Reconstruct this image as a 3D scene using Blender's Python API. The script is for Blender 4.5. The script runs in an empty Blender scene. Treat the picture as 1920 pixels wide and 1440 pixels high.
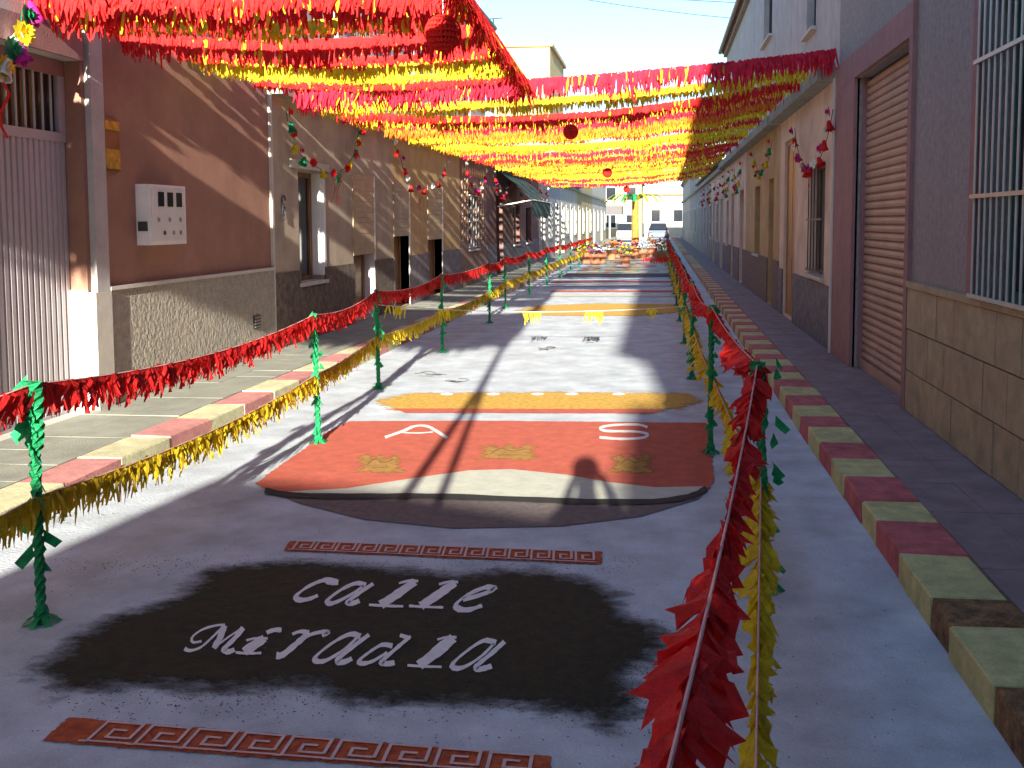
import bpy, math, random
from mathutils import Vector, Matrix
R = math.radians
random.seed(7)
S = bpy.context.scene
COL = S.collection

# ------------------------------------------------------------ camera
YAW, PITCH, F = R(5.0), R(4.4), 1900.0
H = 1.6
cam = bpy.data.cameras.new('camera'); co = bpy.data.objects.new('camera', cam); COL.objects.link(co)
co.location = (0, 0, H); co.rotation_euler = (math.pi/2-PITCH, 0, YAW)
FW = Vector((-math.sin(YAW)*math.cos(PITCH), math.cos(YAW)*math.cos(PITCH), -math.sin(PITCH)))
RT = Vector((math.cos(YAW), math.sin(YAW), 0)); UP = RT.cross(FW)
_d = Vector((0, 1, 0))
CX = 1238 - F*_d.dot(RT)/_d.dot(FW); CY = 415 + F*_d.dot(UP)/_d.dot(FW)
cam.sensor_width = 36; cam.lens = 36*F/1920
cam.shift_x = (960-CX)/1920; cam.shift_y = (CY-720)/1920
cam.clip_start = 0.02; cam.clip_end = 2000
S.camera = co
S.render.resolution_x, S.render.resolution_y = 1024, 768

# ------------------------------------------------------------ light
SUN_EL, SUN_AZ = 14.0, 4.5       # low sun behind the camera, a little to its right
TE, TA = math.tan(R(SUN_EL)), math.tan(R(SUN_AZ))
w = bpy.data.worlds.new('World'); S.world = w; w.use_nodes = True
nt = w.node_tree; bg = nt.nodes['Background']
sky = nt.nodes.new('ShaderNodeTexSky'); sky.sky_type = 'NISHITA'; sky.sun_disc = False
sky.sun_elevation = R(SUN_EL); sky.sun_rotation = R(180-SUN_AZ)
sky.air_density = 1.0; sky.dust_density = 0.2; sky.ozone_density = 3.5; sky.altitude = 50
nt.links.new(sky.outputs[0], bg.inputs[0]); bg.inputs[1].default_value = 0.095
sl = bpy.data.lights.new('sun', 'SUN'); sl.energy = 4.9; sl.angle = R(0.53); sl.color = (1.0, 0.955, 0.84)
so = bpy.data.objects.new('sun', sl); COL.objects.link(so); so.location = (2, -20, 12)
dv = Vector((-math.sin(R(SUN_AZ))*math.cos(R(SUN_EL)), math.cos(R(SUN_AZ))*math.cos(R(SUN_EL)), -math.sin(R(SUN_EL))))
so.rotation_euler = dv.to_track_quat('-Z', 'Y').to_euler()
S.view_settings.view_transform = 'Standard'; S.view_settings.look = 'None'
S.view_settings.exposure = 1.98; S.view_settings.gamma = 1; S.view_settings.use_curve_mapping = False
S.render.engine = 'CYCLES'
S.cycles.max_bounces = 6; S.cycles.diffuse_bounces = 4; S.cycles.transparent_max_bounces = 12

# ------------------------------------------------------------ pixel of the photograph -> place
XR, XL = 1.94, -4.40
PAV = 0.13
def ray(px, py): return FW*F + RT*(px-CX) - UP*(py-CY)
def G(px, py, z=0.0):
    v = ray(px, py); t = (z-H)/v.z
    return Vector((v.x*t, v.y*t, z))
def WP(X, px, py):
    v = ray(px, py); t = X/v.x
    return Vector((X, v.y*t, H+v.z*t))
def LY(px): return WP(XL, px, 415).y
def RY(px): return WP(XR, px, 415).y
def LZ(px, py): return WP(XL, px, py).z
def RZ(px, py): return WP(XR, px, py).z
def AT(px, py, Y):
    v = ray(px, py); t = Y/v.y
    return Vector((v.x*t, Y, H+v.z*t))

# ------------------------------------------------------------ materials
MATS = {}
def mat(name, col, var=0.12, scale=6.0, bump=0.15, bscale=60.0, rough=0.85, col2=None, trans=0.0, stretch=(1,1,1), metal=0.0, dirt=0.0, bdist=0.01):
    if name in MATS: return MATS[name]
    m = bpy.data.materials.new(name); m.use_nodes = True; MATS[name] = m
    n = m.node_tree.nodes; l = m.node_tree.links
    b = n['Principled BSDF']; b.inputs['Roughness'].default_value = rough; b.inputs['Metallic'].default_value = metal
    g = n.new('ShaderNodeNewGeometry'); mp = n.new('ShaderNodeMapping'); mp.inputs['Scale'].default_value = stretch
    l.new(g.outputs['Position'], mp.inputs[0])
    nz = n.new('ShaderNodeTexNoise'); nz.inputs['Scale'].default_value = scale; nz.inputs['Detail'].default_value = 6; nz.inputs['Roughness'].default_value = .62
    l.new(mp.outputs[0], nz.inputs[0])
    rp = n.new('ShaderNodeValToRGB'); l.new(nz.outputs[0], rp.inputs[0])
    c = Vector(col); c2 = Vector(col2) if col2 else c*(1-var*1.6)
    c1 = c*(1+var)
    rp.color_ramp.elements[0].position = .32; rp.color_ramp.elements[1].position = .68
    rp.color_ramp.elements[0].color = (*c2, 1); rp.color_ramp.elements[1].color = (*[min(.95, x) for x in c1], 1)
    out = rp.outputs[0]
    # fine grain
    fz = n.new('ShaderNodeTexNoise'); fz.inputs['Scale'].default_value = bscale*2.2; fz.inputs['Detail'].default_value = 3
    l.new(g.outputs['Position'], fz.inputs[0])
    mx = n.new('ShaderNodeMix'); mx.data_type = 'RGBA'; mx.blend_type = 'MULTIPLY'; mx.inputs[0].default_value = 1
    gr = n.new('ShaderNodeMapRange'); gr.inputs[1].default_value = .3; gr.inputs[2].default_value = .7; gr.inputs[3].default_value = 1-var*.9; gr.inputs[4].default_value = 1+var*.5
    l.new(fz.outputs[0], gr.inputs[0]); l.new(out, mx.inputs[6]); l.new(gr.outputs[0], mx.inputs[7]); out = mx.outputs[2]
    if dirt:
        dz = n.new('ShaderNodeTexNoise'); dz.inputs['Scale'].default_value = 1.3; dz.inputs['Detail'].default_value = 8; dz.inputs['Roughness'].default_value = .7
        mp2 = n.new('ShaderNodeMapping'); mp2.inputs['Scale'].default_value = (1, 1, .35); l.new(g.outputs['Position'], mp2.inputs[0]); l.new(mp2.outputs[0], dz.inputs[0])
        dr = n.new('ShaderNodeMapRange'); dr.inputs[1].default_value = .45; dr.inputs[2].default_value = .75; dr.inputs[3].default_value = 1; dr.inputs[4].default_value = 1-dirt
        l.new(dz.outputs[0], dr.inputs[0])
        m3 = n.new('ShaderNodeMix'); m3.data_type = 'RGBA'; m3.blend_type = 'MULTIPLY'; m3.inputs[0].default_value = 1
        l.new(out, m3.inputs[6]); l.new(dr.outputs[0], m3.inputs[7]); out = m3.outputs[2]
    l.new(out, b.inputs['Base Color'])
    if bump:
        bz = n.new('ShaderNodeTexNoise'); bz.inputs['Scale'].default_value = bscale; bz.inputs['Detail'].default_value = 4
        l.new(g.outputs['Position'], bz.inputs[0])
        bp = n.new('ShaderNodeBump'); bp.inputs['Strength'].default_value = bump; bp.inputs['Distance'].default_value = bdist
        l.new(bz.outputs[0], bp.inputs['Height']); l.new(bp.outputs[0], b.inputs['Normal'])
    if trans:
        tr = n.new('ShaderNodeBsdfTranslucent'); l.new(out, tr.inputs[0])
        ms = n.new('ShaderNodeMixShader'); ms.inputs[0].default_value = trans
        l.new(b.outputs[0], ms.inputs[1]); l.new(tr.outputs[0], ms.inputs[2])
        l.new(ms.outputs[0], n['Material Output'].inputs[0])
    return m

def powder(name, col, var=.2, scale=30, fuzz=1.0, col2=None):
    """coloured pigment strewn on the road: ragged grainy rim given by the 'edge' attribute"""
    m = mat(name, col, var=var, scale=scale, bump=.35, bscale=90, rough=.95, col2=col2)
    n = m.node_tree.nodes; l = m.node_tree.links
    at = n.new('ShaderNodeAttribute'); at.attribute_name = 'edge'
    g = n.new('ShaderNodeNewGeometry')
    z1 = n.new('ShaderNodeTexNoise'); z1.inputs['Scale'].default_value = 9; z1.inputs['Detail'].default_value = 10; z1.inputs['Roughness'].default_value = .8
    mp = n.new('ShaderNodeMapping'); mp.inputs['Scale'].default_value = (.8, 1.5, 1); l.new(g.outputs['Position'], mp.inputs[0]); l.new(mp.outputs[0], z1.inputs[0])
    s = n.new('ShaderNodeMath'); s.operation = 'MULTIPLY_ADD'; s.inputs[1].default_value = 1.7; s.inputs[2].default_value = -.35
    l.new(z1.outputs[0], s.inputs[0])
    sub = n.new('ShaderNodeMath'); sub.operation = 'SUBTRACT'; l.new(at.outputs['Fac'], sub.inputs[0]); l.new(s.outputs[0], sub.inputs[1])
    mr = n.new('ShaderNodeMapRange'); mr.inputs[1].default_value = -.06*fuzz; mr.inputs[2].default_value = .12*fuzz; l.new(sub.outputs[0], mr.inputs[0])
    l.new(mr.outputs[0], n['Principled BSDF'].inputs['Alpha'])
    return m

# ------------------------------------------------------------ objects
def tag(o, label=None, cat=None, group=None, kind=None):
    if label: o['label'] = label
    if cat: o['category'] = cat
    if group: o['group'] = group
    if kind: o['kind'] = kind
    return o
def wm(o):
    return (wm(o.parent) @ o.matrix_parent_inverse if o.parent else Matrix()) @ o.matrix_basis
def setp(o, p):
    o.parent = p; o.matrix_parent_inverse = wm(p).inverted()
def thing(name, loc, label, cat, group=None):
    o = bpy.data.objects.new(name, None); COL.objects.link(o); o.location = loc; o.empty_display_size = .1
    return tag(o, label, cat, group)
def inst(mesh, name, parent=None, loc=(0, 0, 0), rot=(0, 0, 0), sc=(1, 1, 1)):
    o = bpy.data.objects.new(name, mesh); COL.objects.link(o)
    o.location = loc; o.rotation_euler = rot; o.scale = sc
    if parent: setp(o, parent)
    return o
class MB:
    def __init__(s): s.v = []; s.f = []; s.mi = []
    def add(s, vs, fs, mi=0):
        k = len(s.v); s.v += [tuple(v) for v in vs]; s.f += [tuple(i+k for i in f) for f in fs]; s.mi += [mi]*len(fs); return s
    def box(s, x0, x1, y0, y1, z0, z1, mi=0):
        x0, x1 = min(x0, x1), max(x0, x1); y0, y1 = min(y0, y1), max(y0, y1); z0, z1 = min(z0, z1), max(z0, z1)
        return s.add([(x0,y0,z0),(x1,y0,z0),(x1,y1,z0),(x0,y1,z0),(x0,y0,z1),(x1,y0,z1),(x1,y1,z1),(x0,y1,z1)],
              [(0,3,2,1),(4,5,6,7),(0,1,5,4),(1,2,6,5),(2,3,7,6),(3,0,4,7)], mi)
    def chamf(s, x0, x1, y0, y1, z0, z1, c):
        x0, x1 = min(x0, x1), max(x0, x1)
        vs = []
        for (a, zz) in ((0, z0), (0, z1-c), (c, z1)):
            vs += [(x0+a, y0+a, zz), (x1-a, y0+a, zz), (x1-a, y1-a, zz), (x0+a, y1-a, zz)]
        fs = [(8, 9, 10, 11)]
        for k in (0, 4):
            for i in range(4): fs.append((k+i, k+(i+1) % 4, k+4+(i+1) % 4, k+4+i))
        return s.add(vs, fs)
    def tube(s, pts, r, n=6, mi=0, caps=True):
        pts = [Vector(p) for p in pts]; rings = []
        if not hasattr(r, '__len__'): r = [r]*len(pts)
        for i, p in enumerate(pts):
            t = (pts[min(i+1, len(pts)-1)]-pts[max(i-1, 0)]).normalized()
            a = Vector((0, 0, 1)) if abs(t.z) < .9 else Vector((1, 0, 0))
            u = t.cross(a).normalized(); v = t.cross(u)
            rings.append([p+(u*math.cos(2*math.pi*k/n)+v*math.sin(2*math.pi*k/n))*r[i] for k in range(n)])
        vs = [q for g in rings for q in g]; fs = []
        for i in range(len(pts)-1):
            for k in range(n): fs.append((i*n+k, i*n+(k+1) % n, (i+1)*n+(k+1) % n, (i+1)*n+k))
        if caps: fs += [tuple(range(n))[::-1], tuple((len(pts)-1)*n+k for k in range(n))]
        return s.add(vs, fs, mi)
    def lathe(s, prof, c, n=12, mi=0, axis='z'):
        vs = []; fs = []
        for (r, h) in prof:
            for k in range(n):
                a = 2*math.pi*k/n; p = (r*math.cos(a), r*math.sin(a), h)
                if axis == 'x': p = (p[2], p[0], p[1])
                vs.append((c[0]+p[0], c[1]+p[1], c[2]+p[2]))
        for i in range(len(prof)-1):
            for k in range(n): fs.append((i*n+k, i*n+(k+1) % n, (i+1)*n+(k+1) % n, (i+1)*n+k))
        return s.add(vs, fs, mi)
    def mesh(s, name, mats, smooth=False):
        me = bpy.data.meshes.new(name); me.from_pydata(s.v, [], s.f)
        for m in (mats if isinstance(mats, (list, tuple)) else [mats]): me.materials.append(m)
        if any(s.mi): me.polygons.foreach_set('material_index', s.mi)
        if smooth: me.polygons.foreach_set('use_smooth', [True]*len(s.f))
        me.update(); return me
    def build(s, name, mats, parent=None, smooth=False, kind=None):
        o = bpy.data.objects.new(name, s.mesh(name, mats, smooth)); COL.objects.link(o)
        if parent: setp(o, parent)
        if kind: o['kind'] = kind
        return o
def bx(name, m, parent, *a, **k): return MB().box(*a).build(name, m, parent, **k)

# ------------------------------------------------------------ palette
M_road = mat('road_concrete', (.54, .59, .62), var=.15, scale=3.2, bump=.45, bscale=55, rough=.9, dirt=.2)
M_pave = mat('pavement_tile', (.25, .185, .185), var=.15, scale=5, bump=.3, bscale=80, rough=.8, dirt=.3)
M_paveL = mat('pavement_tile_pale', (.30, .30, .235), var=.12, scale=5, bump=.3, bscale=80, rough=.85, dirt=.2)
M_joint = mat('mortar', (.2, .18, .17), var=.1)
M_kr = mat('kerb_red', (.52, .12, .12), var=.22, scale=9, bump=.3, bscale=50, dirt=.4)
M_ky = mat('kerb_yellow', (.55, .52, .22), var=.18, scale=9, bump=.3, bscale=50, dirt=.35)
M_krL = mat('kerb_pink_sun_tint', (.60, .25, .22), var=.16, scale=9, bump=.3, bscale=50, dirt=.25)  # lighter copy of the kerb red, sunlight on the left kerb put into the colour
M_kyL = mat('kerb_yellow_sun_tint', (.66, .62, .36), var=.14, scale=9, bump=.3, bscale=50, dirt=.25)  # kerb yellow brightened for the left side, its sunlight painted in
M_kb = mat('kerb_worn', (.22, .12, .04), var=.5, scale=14, bump=.4, bscale=50)
M_pink = mat('stucco_rose', (.33, .165, .11), var=.10, scale=3, bump=.45, bscale=70, dirt=.14)
M_beige = mat('stucco_beige', (.44, .35, .25), var=.12, scale=2.5, bump=.4, bscale=60, dirt=.22)
M_cream = mat('stucco_cream_rough', (.38, .34, .27), var=.12, scale=14, bump=.9, bscale=26, dirt=.15, bdist=.03)
M_creamp = mat('plaster_cream', (.56, .52, .44), var=.06, scale=8, bump=.2)
M_grey = mat('roughcast_grey', (.29, .265, .255), var=.14, scale=18, bump=.6, bscale=90, dirt=.15)
M_greyw = mat('plaster_greyish', (.48, .44, .41), var=.10, scale=4, bump=.2, dirt=.2)
M_mauve = mat('mauve_trim', (.31, .16, .15), var=.10, scale=6, bump=.2, dirt=.15)
M_shut = mat('shutter_brown', (.42, .27, .19), var=.08, scale=3, bump=.05, rough=.55, dirt=.15)
M_peach = mat('stucco_peach', (.74, .55, .41), var=.12, scale=2.5, bump=.35, bscale=60, dirt=.2)
M_ochre = mat('stucco_ochre', (.50, .33, .15), var=.12, scale=2.5, bump=.35, dirt=.2)
M_brownw = mat('wall_brown_tile', (.27, .17, .12), var=.2, scale=8, bump=.3, dirt=.2)
M_slate = mat('stone_dark_dado', (.12, .12, .16), var=.4, scale=9, bump=.5, bscale=30, rough=.6)
M_stone = mat('stone_beige', (.37, .31, .185), var=.16, scale=7, bump=.35, bscale=45, rough=.7, dirt=.15)
M_gate = mat('gate_lilac_metal', (.42, .37, .38), var=.05, scale=3, bump=.03, rough=.45, dirt=.12)
M_metal = mat('metal_pale', (.42, .45, .42), var=.06, bump=0, rough=.4, metal=.3)
M_green_m = mat('metal_green', (.05, .17, .13), var=.1, bump=0, rough=.45)
M_dark = mat('dark_void', (.018, .018, .02), var=.1, bump=0, rough=.3)
M_glass = mat('glass_dark', (.02, .024, .03), var=.1, bump=0, rough=.08)
M_wood = mat('wood_brown', (.27, .13, .06), var=.3, scale=5, bump=.2, stretch=(8, 8, .5), rough=.55)
M_woodl = mat('wood_orange', (.42, .20, .07), var=.2, scale=5, bump=.2, stretch=(8, 8, .5), rough=.5)
M_blind = mat('blind_tan', (.45, .33, .20), var=.08, bump=.1, rough=.7)
M_white = mat('paint_white', (.78, .77, .72), var=.05, bump=.05, rough=.6)
M_corn = mat('cornice_greygreen', (.32, .31, .25), var=.15, bump=.25, dirt=.25)
M_roof = mat('roof_tile', (.30, .15, .09), var=.3, scale=12, bump=.5, bscale=20)
M_gut = mat('gutter_dark', (.035, .045, .05), var=.1, bump=0, rough=.5)
M_yelb = mat('render_pale_yellow', (.46, .35, .16), var=.07, scale=1.2, bump=.2, dirt=.15)
M_red = mat('crepe_red', (.82, .016, .014), var=.25, scale=14, bump=.5, bscale=120, rough=.75, trans=.32)
M_red2 = mat('crepe_magenta_red', (.74, .015, .05), var=.25, scale=14, bump=.5, bscale=120, rough=.75, trans=.32)
M_yel = mat('crepe_yellow', (.86, .62, .012), var=.2, scale=14, bump=.5, bscale=120, rough=.75, trans=.32)
M_yelo = mat('crepe_gold', (.80, .56, .015), var=.22, scale=14, bump=.5, bscale=120, rough=.75, trans=.3)
M_or = mat('crepe_orange', (.85, .22, .01), var=.25, scale=14, bump=.5, bscale=120, rough=.75, trans=.3)
M_grn = mat('crepe_green', (.01, .36, .12), var=.3, scale=20, bump=.5, bscale=120, rough=.7, trans=.25)
M_grnd = mat('crepe_dark_green', (.01, .12, .05), var=.3, bump=.3, rough=.7)
M_mag = mat('crepe_magenta', (.6, .02, .3), var=.2, bump=.3, trans=.2)
M_cord = mat('cord_pinkish', (.70, .42, .38), var=.1, bump=.1)
M_cordw = mat('cord_pale', (.6, .55, .5), var=.1, bump=.1)
M_wire = mat('wire_black', (.03, .03, .035), var=.1, bump=0)

# ------------------------------------------------------------ ground
MB().add([(-300, -300, 0), (300, -300, 0), (300, 900, 0), (-300, 900, 0)], [(0, 1, 2, 3)]).build('ground', mat('earth', (.3, .26, .2)), kind='structure').location.z = -.02
road = MB().box(-3.34, 1.08, -45, 110, -.015, 0).build('road', M_road, kind='structure')

def kerb(name, x0, x1, ys, seq, MR=M_kr, MY=M_ky):
    base = MB().box(x0+.01, x1-.01, -40, 105, -.01, PAV-.012).build(name, M_joint, kind='structure')
    meshes = {}
    for i in range(len(ys)-1):
        y0, y1 = ys[i], ys[i+1]; c = seq(i)
        m = {'r': MR, 'y': MY, 'b': M_kb}[c]
        dx = random.uniform(-.004, .004)
        key = (c, round(y1-y0, 1))
        near = 2.3 < y0 < 12
        if near or key not in meshes:
            mb = MB().chamf(x0, x1, .002, y1-y0-.002, 0, PAV, .007)
            if near: mb.v = [(x+random.uniform(-.005, .005), y+random.uniform(-.003, .003), z+(random.uniform(-.005, .003) if z > .1 else 0)) for x, y, z in mb.v]
            meshes[key] = mb.mesh('kerb_stone', m)
        inst(meshes[key], 'kerb_stone', base, (dx, y0, random.uniform(-.003, .003)), (0, 0, random.uniform(-.004, .004)))
    # the rest of the kerb, too far to tell stone from stone
    f = MB(); y = ys[-1]
    while y < 105:
        f.chamf(x0, x1, y+.003, y+.45, 0, PAV, .014); f.mi[-9:] = [random.randint(0, 1)]*9; y += .45
    f.build('kerb_stone', [MR, MY], base, kind='stuff')
    return base
# boundaries read off the photograph for the nearest stones
ysR = [.3, .8, 1.3, 1.85, 2.35, 2.75]
for px, py in ((1905, 1285), (1790, 1172), (1745, 1118), (1690, 1038), (1655, 975), (1622, 937), (1585, 893), (1560, 858), (1535, 828), (1513, 800), (1495, 778)):
    ysR.append(G(px, py, PAV).y)
while ysR[-1] < 45: ysR.append(ysR[-1]+.45)
# colours: the brown worn stone lies between two yellow ones
seqR = {5: 'b', 6: 'y', 7: 'b', 8: 'y', 9: 'r', 10: 'y', 11: 'r', 12: 'y'}
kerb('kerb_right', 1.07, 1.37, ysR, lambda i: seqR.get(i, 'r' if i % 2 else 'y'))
ysL = [1.0]
while ysL[-1] < 45: ysL.append(ysL[-1]+.62)
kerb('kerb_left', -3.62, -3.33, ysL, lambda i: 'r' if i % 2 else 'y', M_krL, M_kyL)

def pavement(name, x0, x1, m, nx, sy, ya, yb):
    o = MB().box(x0, x1, -40, 105, -.01, PAV-.010).build(name, M_joint, kind='structure')
    wdt = (x1-x0)/nx; me = MB().chamf(.0015, wdt-.0015, .0015, sy-.0015, -.02, .0, .0008).mesh('paving_slab', m)
    k = 0; y = ya
    while y < yb:
        for i in range(nx):
            inst(me, 'paving_slab', o, (x0+i*wdt, y, PAV-.001+random.uniform(-.0015, .0015)), (random.uniform(-.003, .003), random.uniform(-.003, .003), 0)); k += 1
        y += sy
    f = MB()
    for (a, b) in ((-6, ya), (y, 105)):
        yy = a
        while yy < b-.01:
            for i in range(nx): f.chamf(x0+i*wdt+.003, x0+(i+1)*wdt-.003, yy+.003, min(yy+sy, b)-.003, PAV-.02, PAV-.001, .004)
            yy += sy
    f.build('paving_slab', m, o, kind='stuff')
    return o
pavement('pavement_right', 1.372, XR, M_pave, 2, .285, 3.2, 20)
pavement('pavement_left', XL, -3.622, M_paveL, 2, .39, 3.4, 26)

# ------------------------------------------------------------ strewn carpets on the road
def inset(poly, d):
    c = sum((p for p in poly), Vector((0, 0, 0)))/len(poly)
    out = []; n = len(poly)
    area = sum(poly[i].x*poly[(i+1) % n].y-poly[(i+1) % n].x*poly[i].y for i in range(n)); sg = 1 if area > 0 else -1
    for i, p in enumerate(poly):
        a = (poly[i]-poly[i-1]).normalized(); b = (poly[(i+1) % n]-poly[i]).normalized()
        nn = Vector((-(a.y+b.y), a.x+b.x, 0)).normalized()*sg
        out.append(p+nn*d)
    return out
def patch(name, px, z, m, parent=None, rim=.0, raw=False, **tg):
    """flat sheet of strewn pigment; rim = width in metres of its ragged edge"""
    poly = [Vector((*G(*p)[:2], z)) for p in px] if not raw else [Vector((p[0], p[1], z)) for p in px]
    if rim:
        # sheet of small cells; 'edge' falls from 1 inside to 0 outside across the rim
        xs = [p.x for p in poly]; ysv = [p.y for p in poly]
        x0, x1, y0, y1 = min(xs)-rim*.5, max(xs)+rim*.5, min(ysv)-rim*.5, max(ysv)+rim*.5
        cx_ = max((x1-x0)/90, .014); cy_ = max((y1-y0)/90, .014); nx_ = int((x1-x0)/cx_)+1; ny_ = int((y1-y0)/cy_)+1
        E_ = [(poly[i-1], poly[i]) for i in range(len(poly))]; ev = []
        for b in range(ny_+1):
            for a in range(nx_+1):
                x, y = x0+a*cx_, y0+b*cy_; ins_ = False; dm = 1e9
                for p, q in E_:
                    if (p.y > y) != (q.y > y) and x < (q.x-p.x)*(y-p.y)/(q.y-p.y)+p.x: ins_ = not ins_
                    ex, ey = q.x-p.x, q.y-p.y; L2 = ex*ex+ey*ey or 1e-9; t_ = max(0, min(1, ((x-p.x)*ex+(y-p.y)*ey)/L2))
                    dm = min(dm, (x-p.x-ex*t_)**2+(y-p.y-ey*t_)**2)
                d_ = math.sqrt(dm)*(1 if ins_ else -1); ev.append(max(0, min(1, .5+d_/rim)))
        idx = {}; vs = []; fs = []; at_ = []
        def vid(a, b):
            k = b*(nx_+1)+a
            if k not in idx: idx[k] = len(vs); vs.append((x0+a*cx_, y0+b*cy_, z)); at_.append(ev[k])
            return idx[k]
        for b in range(ny_):
            for a in range(nx_):
                if max(ev[b*(nx_+1)+a], ev[b*(nx_+1)+a+1], ev[(b+1)*(nx_+1)+a], ev[(b+1)*(nx_+1)+a+1]) > 0:
                    fs.append((vid(a, b), vid(a+1, b), vid(a+1, b+1), vid(a, b+1)))
        o = MB().add(vs, fs).build(name, m, parent)
        at = o.data.attributes.new('edge', 'FLOAT', 'POINT'); at.data.foreach_set('value', at_)
    else:
        o = MB().add(poly, [tuple(range(len(poly)))]).build(name, m, parent)
    for pl in o.data.polygons:
        if pl.normal.z < 0: pl.flip()
    if tg: tag(o, **tg)
    return o
def pen(pts, w0, w1, ang, z, mb, zoff=0):
    """stroke of a flat nib in the plane of the road, given in photograph pixels"""
    q = []
    for i in range(len(pts)-1):
        p0 = pts[max(i-1, 0)]; p1 = pts[i]; p2 = pts[i+1]; p3 = pts[min(i+2, len(pts)-1)]
        for k in range(5):
            t = k/5; t2 = t*t; t3 = t2*t
            q.append(tuple(.5*((2*p1[c])+(-p0[c]+p2[c])*t+(2*p0[c]-5*p1[c]+4*p2[c]-p3[c])*t2+(-p0[c]+3*p1[c]-3*p2[c]+p3[c])*t3) for c in (0, 1)))
    q.append(pts[-1]); L = []; Rr = []
    for i, p in enumerate(q):
        a = q[max(i-1, 0)]; b = q[min(i+1, len(q)-1)]
        dx, dy = b[0]-a[0], b[1]-a[1]; ln = math.hypot(dx, dy) or 1; nx, ny = -dy/ln, dx/ln
        th = math.atan2(dy, dx); wd = (w0+(w1-w0)*abs(math.sin(th-ang)))*random.uniform(.98, 1.3)
        L.append(G(p[0]+nx*wd/2, p[1]+ny*wd/2)); Rr.append(G(p[0]-nx*wd/2, p[1]-ny*wd/2))
    n = len(q)
    mb.add([(v.x, v.y, z) for v in L+Rr], [(i, i+1, n+i+1, n+i) for i in range(n-1)])
def segs(pts, wd, z, mb):
    for a, b in zip(pts, pts[1:]): pen([a, b], wd, wd, 0, z, mb)

M_black = powder('powder_blackgreen', (.024, .022, .006), var=.35, scale=18, fuzz=3.2, col2=(.012, .011, .004))
M_orange = powder('powder_orange', (.46, .10, .022), var=.25, scale=26, fuzz=.6, col2=(.30, .035, .02))
M_redp = powder('powder_vermilion', (.52, .10, .055), var=.12, scale=10, fuzz=.35)
M_ochp = powder('powder_ochre', (.62, .36, .05), var=.2, scale=22, fuzz=1.0)
M_gold = powder('powder_dull_gold', (.40, .20, .035), var=.2, scale=22, fuzz=1)
M_creamP = mat('powder_cream', (.52, .52, .42), var=.08, scale=9, bump=.3)
M_brownP = mat('powder_greybrown', (.15, .12, .11), var=.18, scale=20, bump=.3)
M_blk = mat('powder_black', (.012, .014, .012), var=.2, bump=.3)
M_ltr = mat('powder_white', (.80, .78, .74), var=.07, scale=20, bump=.3, bscale=120)
M_pinkw = mat('powder_pinkwhite', (.66, .48, .44), var=.1, scale=20, bump=.3)
M_salt = mat('salt_white', (.71, .71, .69), var=.05, scale=3, bump=.4, bscale=70, dirt=.06)

name_c = thing('street_name_carpet', G(650, 1200), 'black-green strewn carpet with the street name Calle Miradla in white letters', 'carpet')
patch('black_ground', [(60, 1262), (95, 1230), (150, 1185), (215, 1155), (335, 1118), (385, 1068), (470, 1057), (560, 1052), (700, 1062), (860, 1078), (965, 1066), (1090, 1082), (1165, 1112),
      (1165, 1150), (1255, 1178), (1245, 1225), (1185, 1262), (1200, 1330), (1150, 1372), (1060, 1340), (960, 1328), (820, 1322), (700, 1330), (560, 1288), (400, 1300), (250, 1290), (110, 1300)],
      .004, M_black, name_c, rim=.26)
def letter(name, strokes):
    mb = MB()
    for k, s in enumerate(strokes):
        w0, w1 = (s[1], s[2]) if isinstance(s, tuple) and isinstance(s[0], list) else (4, 9)
        pts = s[0] if isinstance(s, tuple) and isinstance(s[0], list) else s
        pen(pts, w0, w1, R(-38) if len(s) < 4 else s[3], .006+.0006*k, mb)
    for i, f in enumerate(mb.f): pass
    o = mb.build(name, M_ltr, name_c)
    for pl in o.data.polygons:
        if pl.normal.z < 0: pl.flip()
    return o
def el(x, y, fat=14, lx=0, h=0):   # the stubby slanted l that looks like a 1
    return [([(x+48, y-42-h), (x+68, y-47-h), (x+84, y-46-h)], 3, 5), ([(x+78, y-45-h), (x+46, y-22-h*.5), (x+14, y-1)], fat, fat+2), ([(x-8, y-1), (x+22, y+1), (x+56, y+2)], 3, 5)]
letter('letter_c', [([(634, 1095), (610, 1090), (580, 1101), (556, 1119), (560, 1127), (578, 1126), (596, 1119)], 4, 11), ([(612, 1093), (624, 1096), (634, 1095)], 5, 9)])
letter('letter_a', [([(686, 1100), (668, 1096), (640, 1108), (615, 1127), (618, 1134), (634, 1130), (660, 1116), (682, 1101)], 4, 10), ([(700, 1097), (676, 1113), (652, 1131), (660, 1134), (674, 1129)], 6, 11)])
letter('letter_l', el(700, 1138)); letter('letter_l', el(775, 1140))
letter('letter_e', [([(868, 1127), (894, 1120), (920, 1111), (926, 1106), (910, 1104), (882, 1115), (858, 1132), (858, 1143), (878, 1146), (904, 1138)], 4, 12)])
letter('letter_M', [([(378, 1205), (362, 1207), (361, 1197), (378, 1184), (402, 1176), (422, 1174)], 3, 5), ([(420, 1176), (398, 1198), (376, 1217), (356, 1223), (346, 1219)], 3, 7),
                    ([(421, 1176), (413, 1198), (401, 1219)], 8, 11), ([(401, 1219), (430, 1197), (456, 1180)], 3, 4), ([(456, 1181), (438, 1203), (420, 1221), (428, 1226), (440, 1222)], 7, 11)])
letter('letter_i', [([(500, 1189), (514, 1184), (528, 1184)], 6, 9), ([(462, 1204), (478, 1200), (502, 1200)], 3, 5), ([(496, 1200), (478, 1212), (458, 1226)], 14, 16), ([(442, 1227), (464, 1229), (490, 1228)], 3, 5)])
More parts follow.
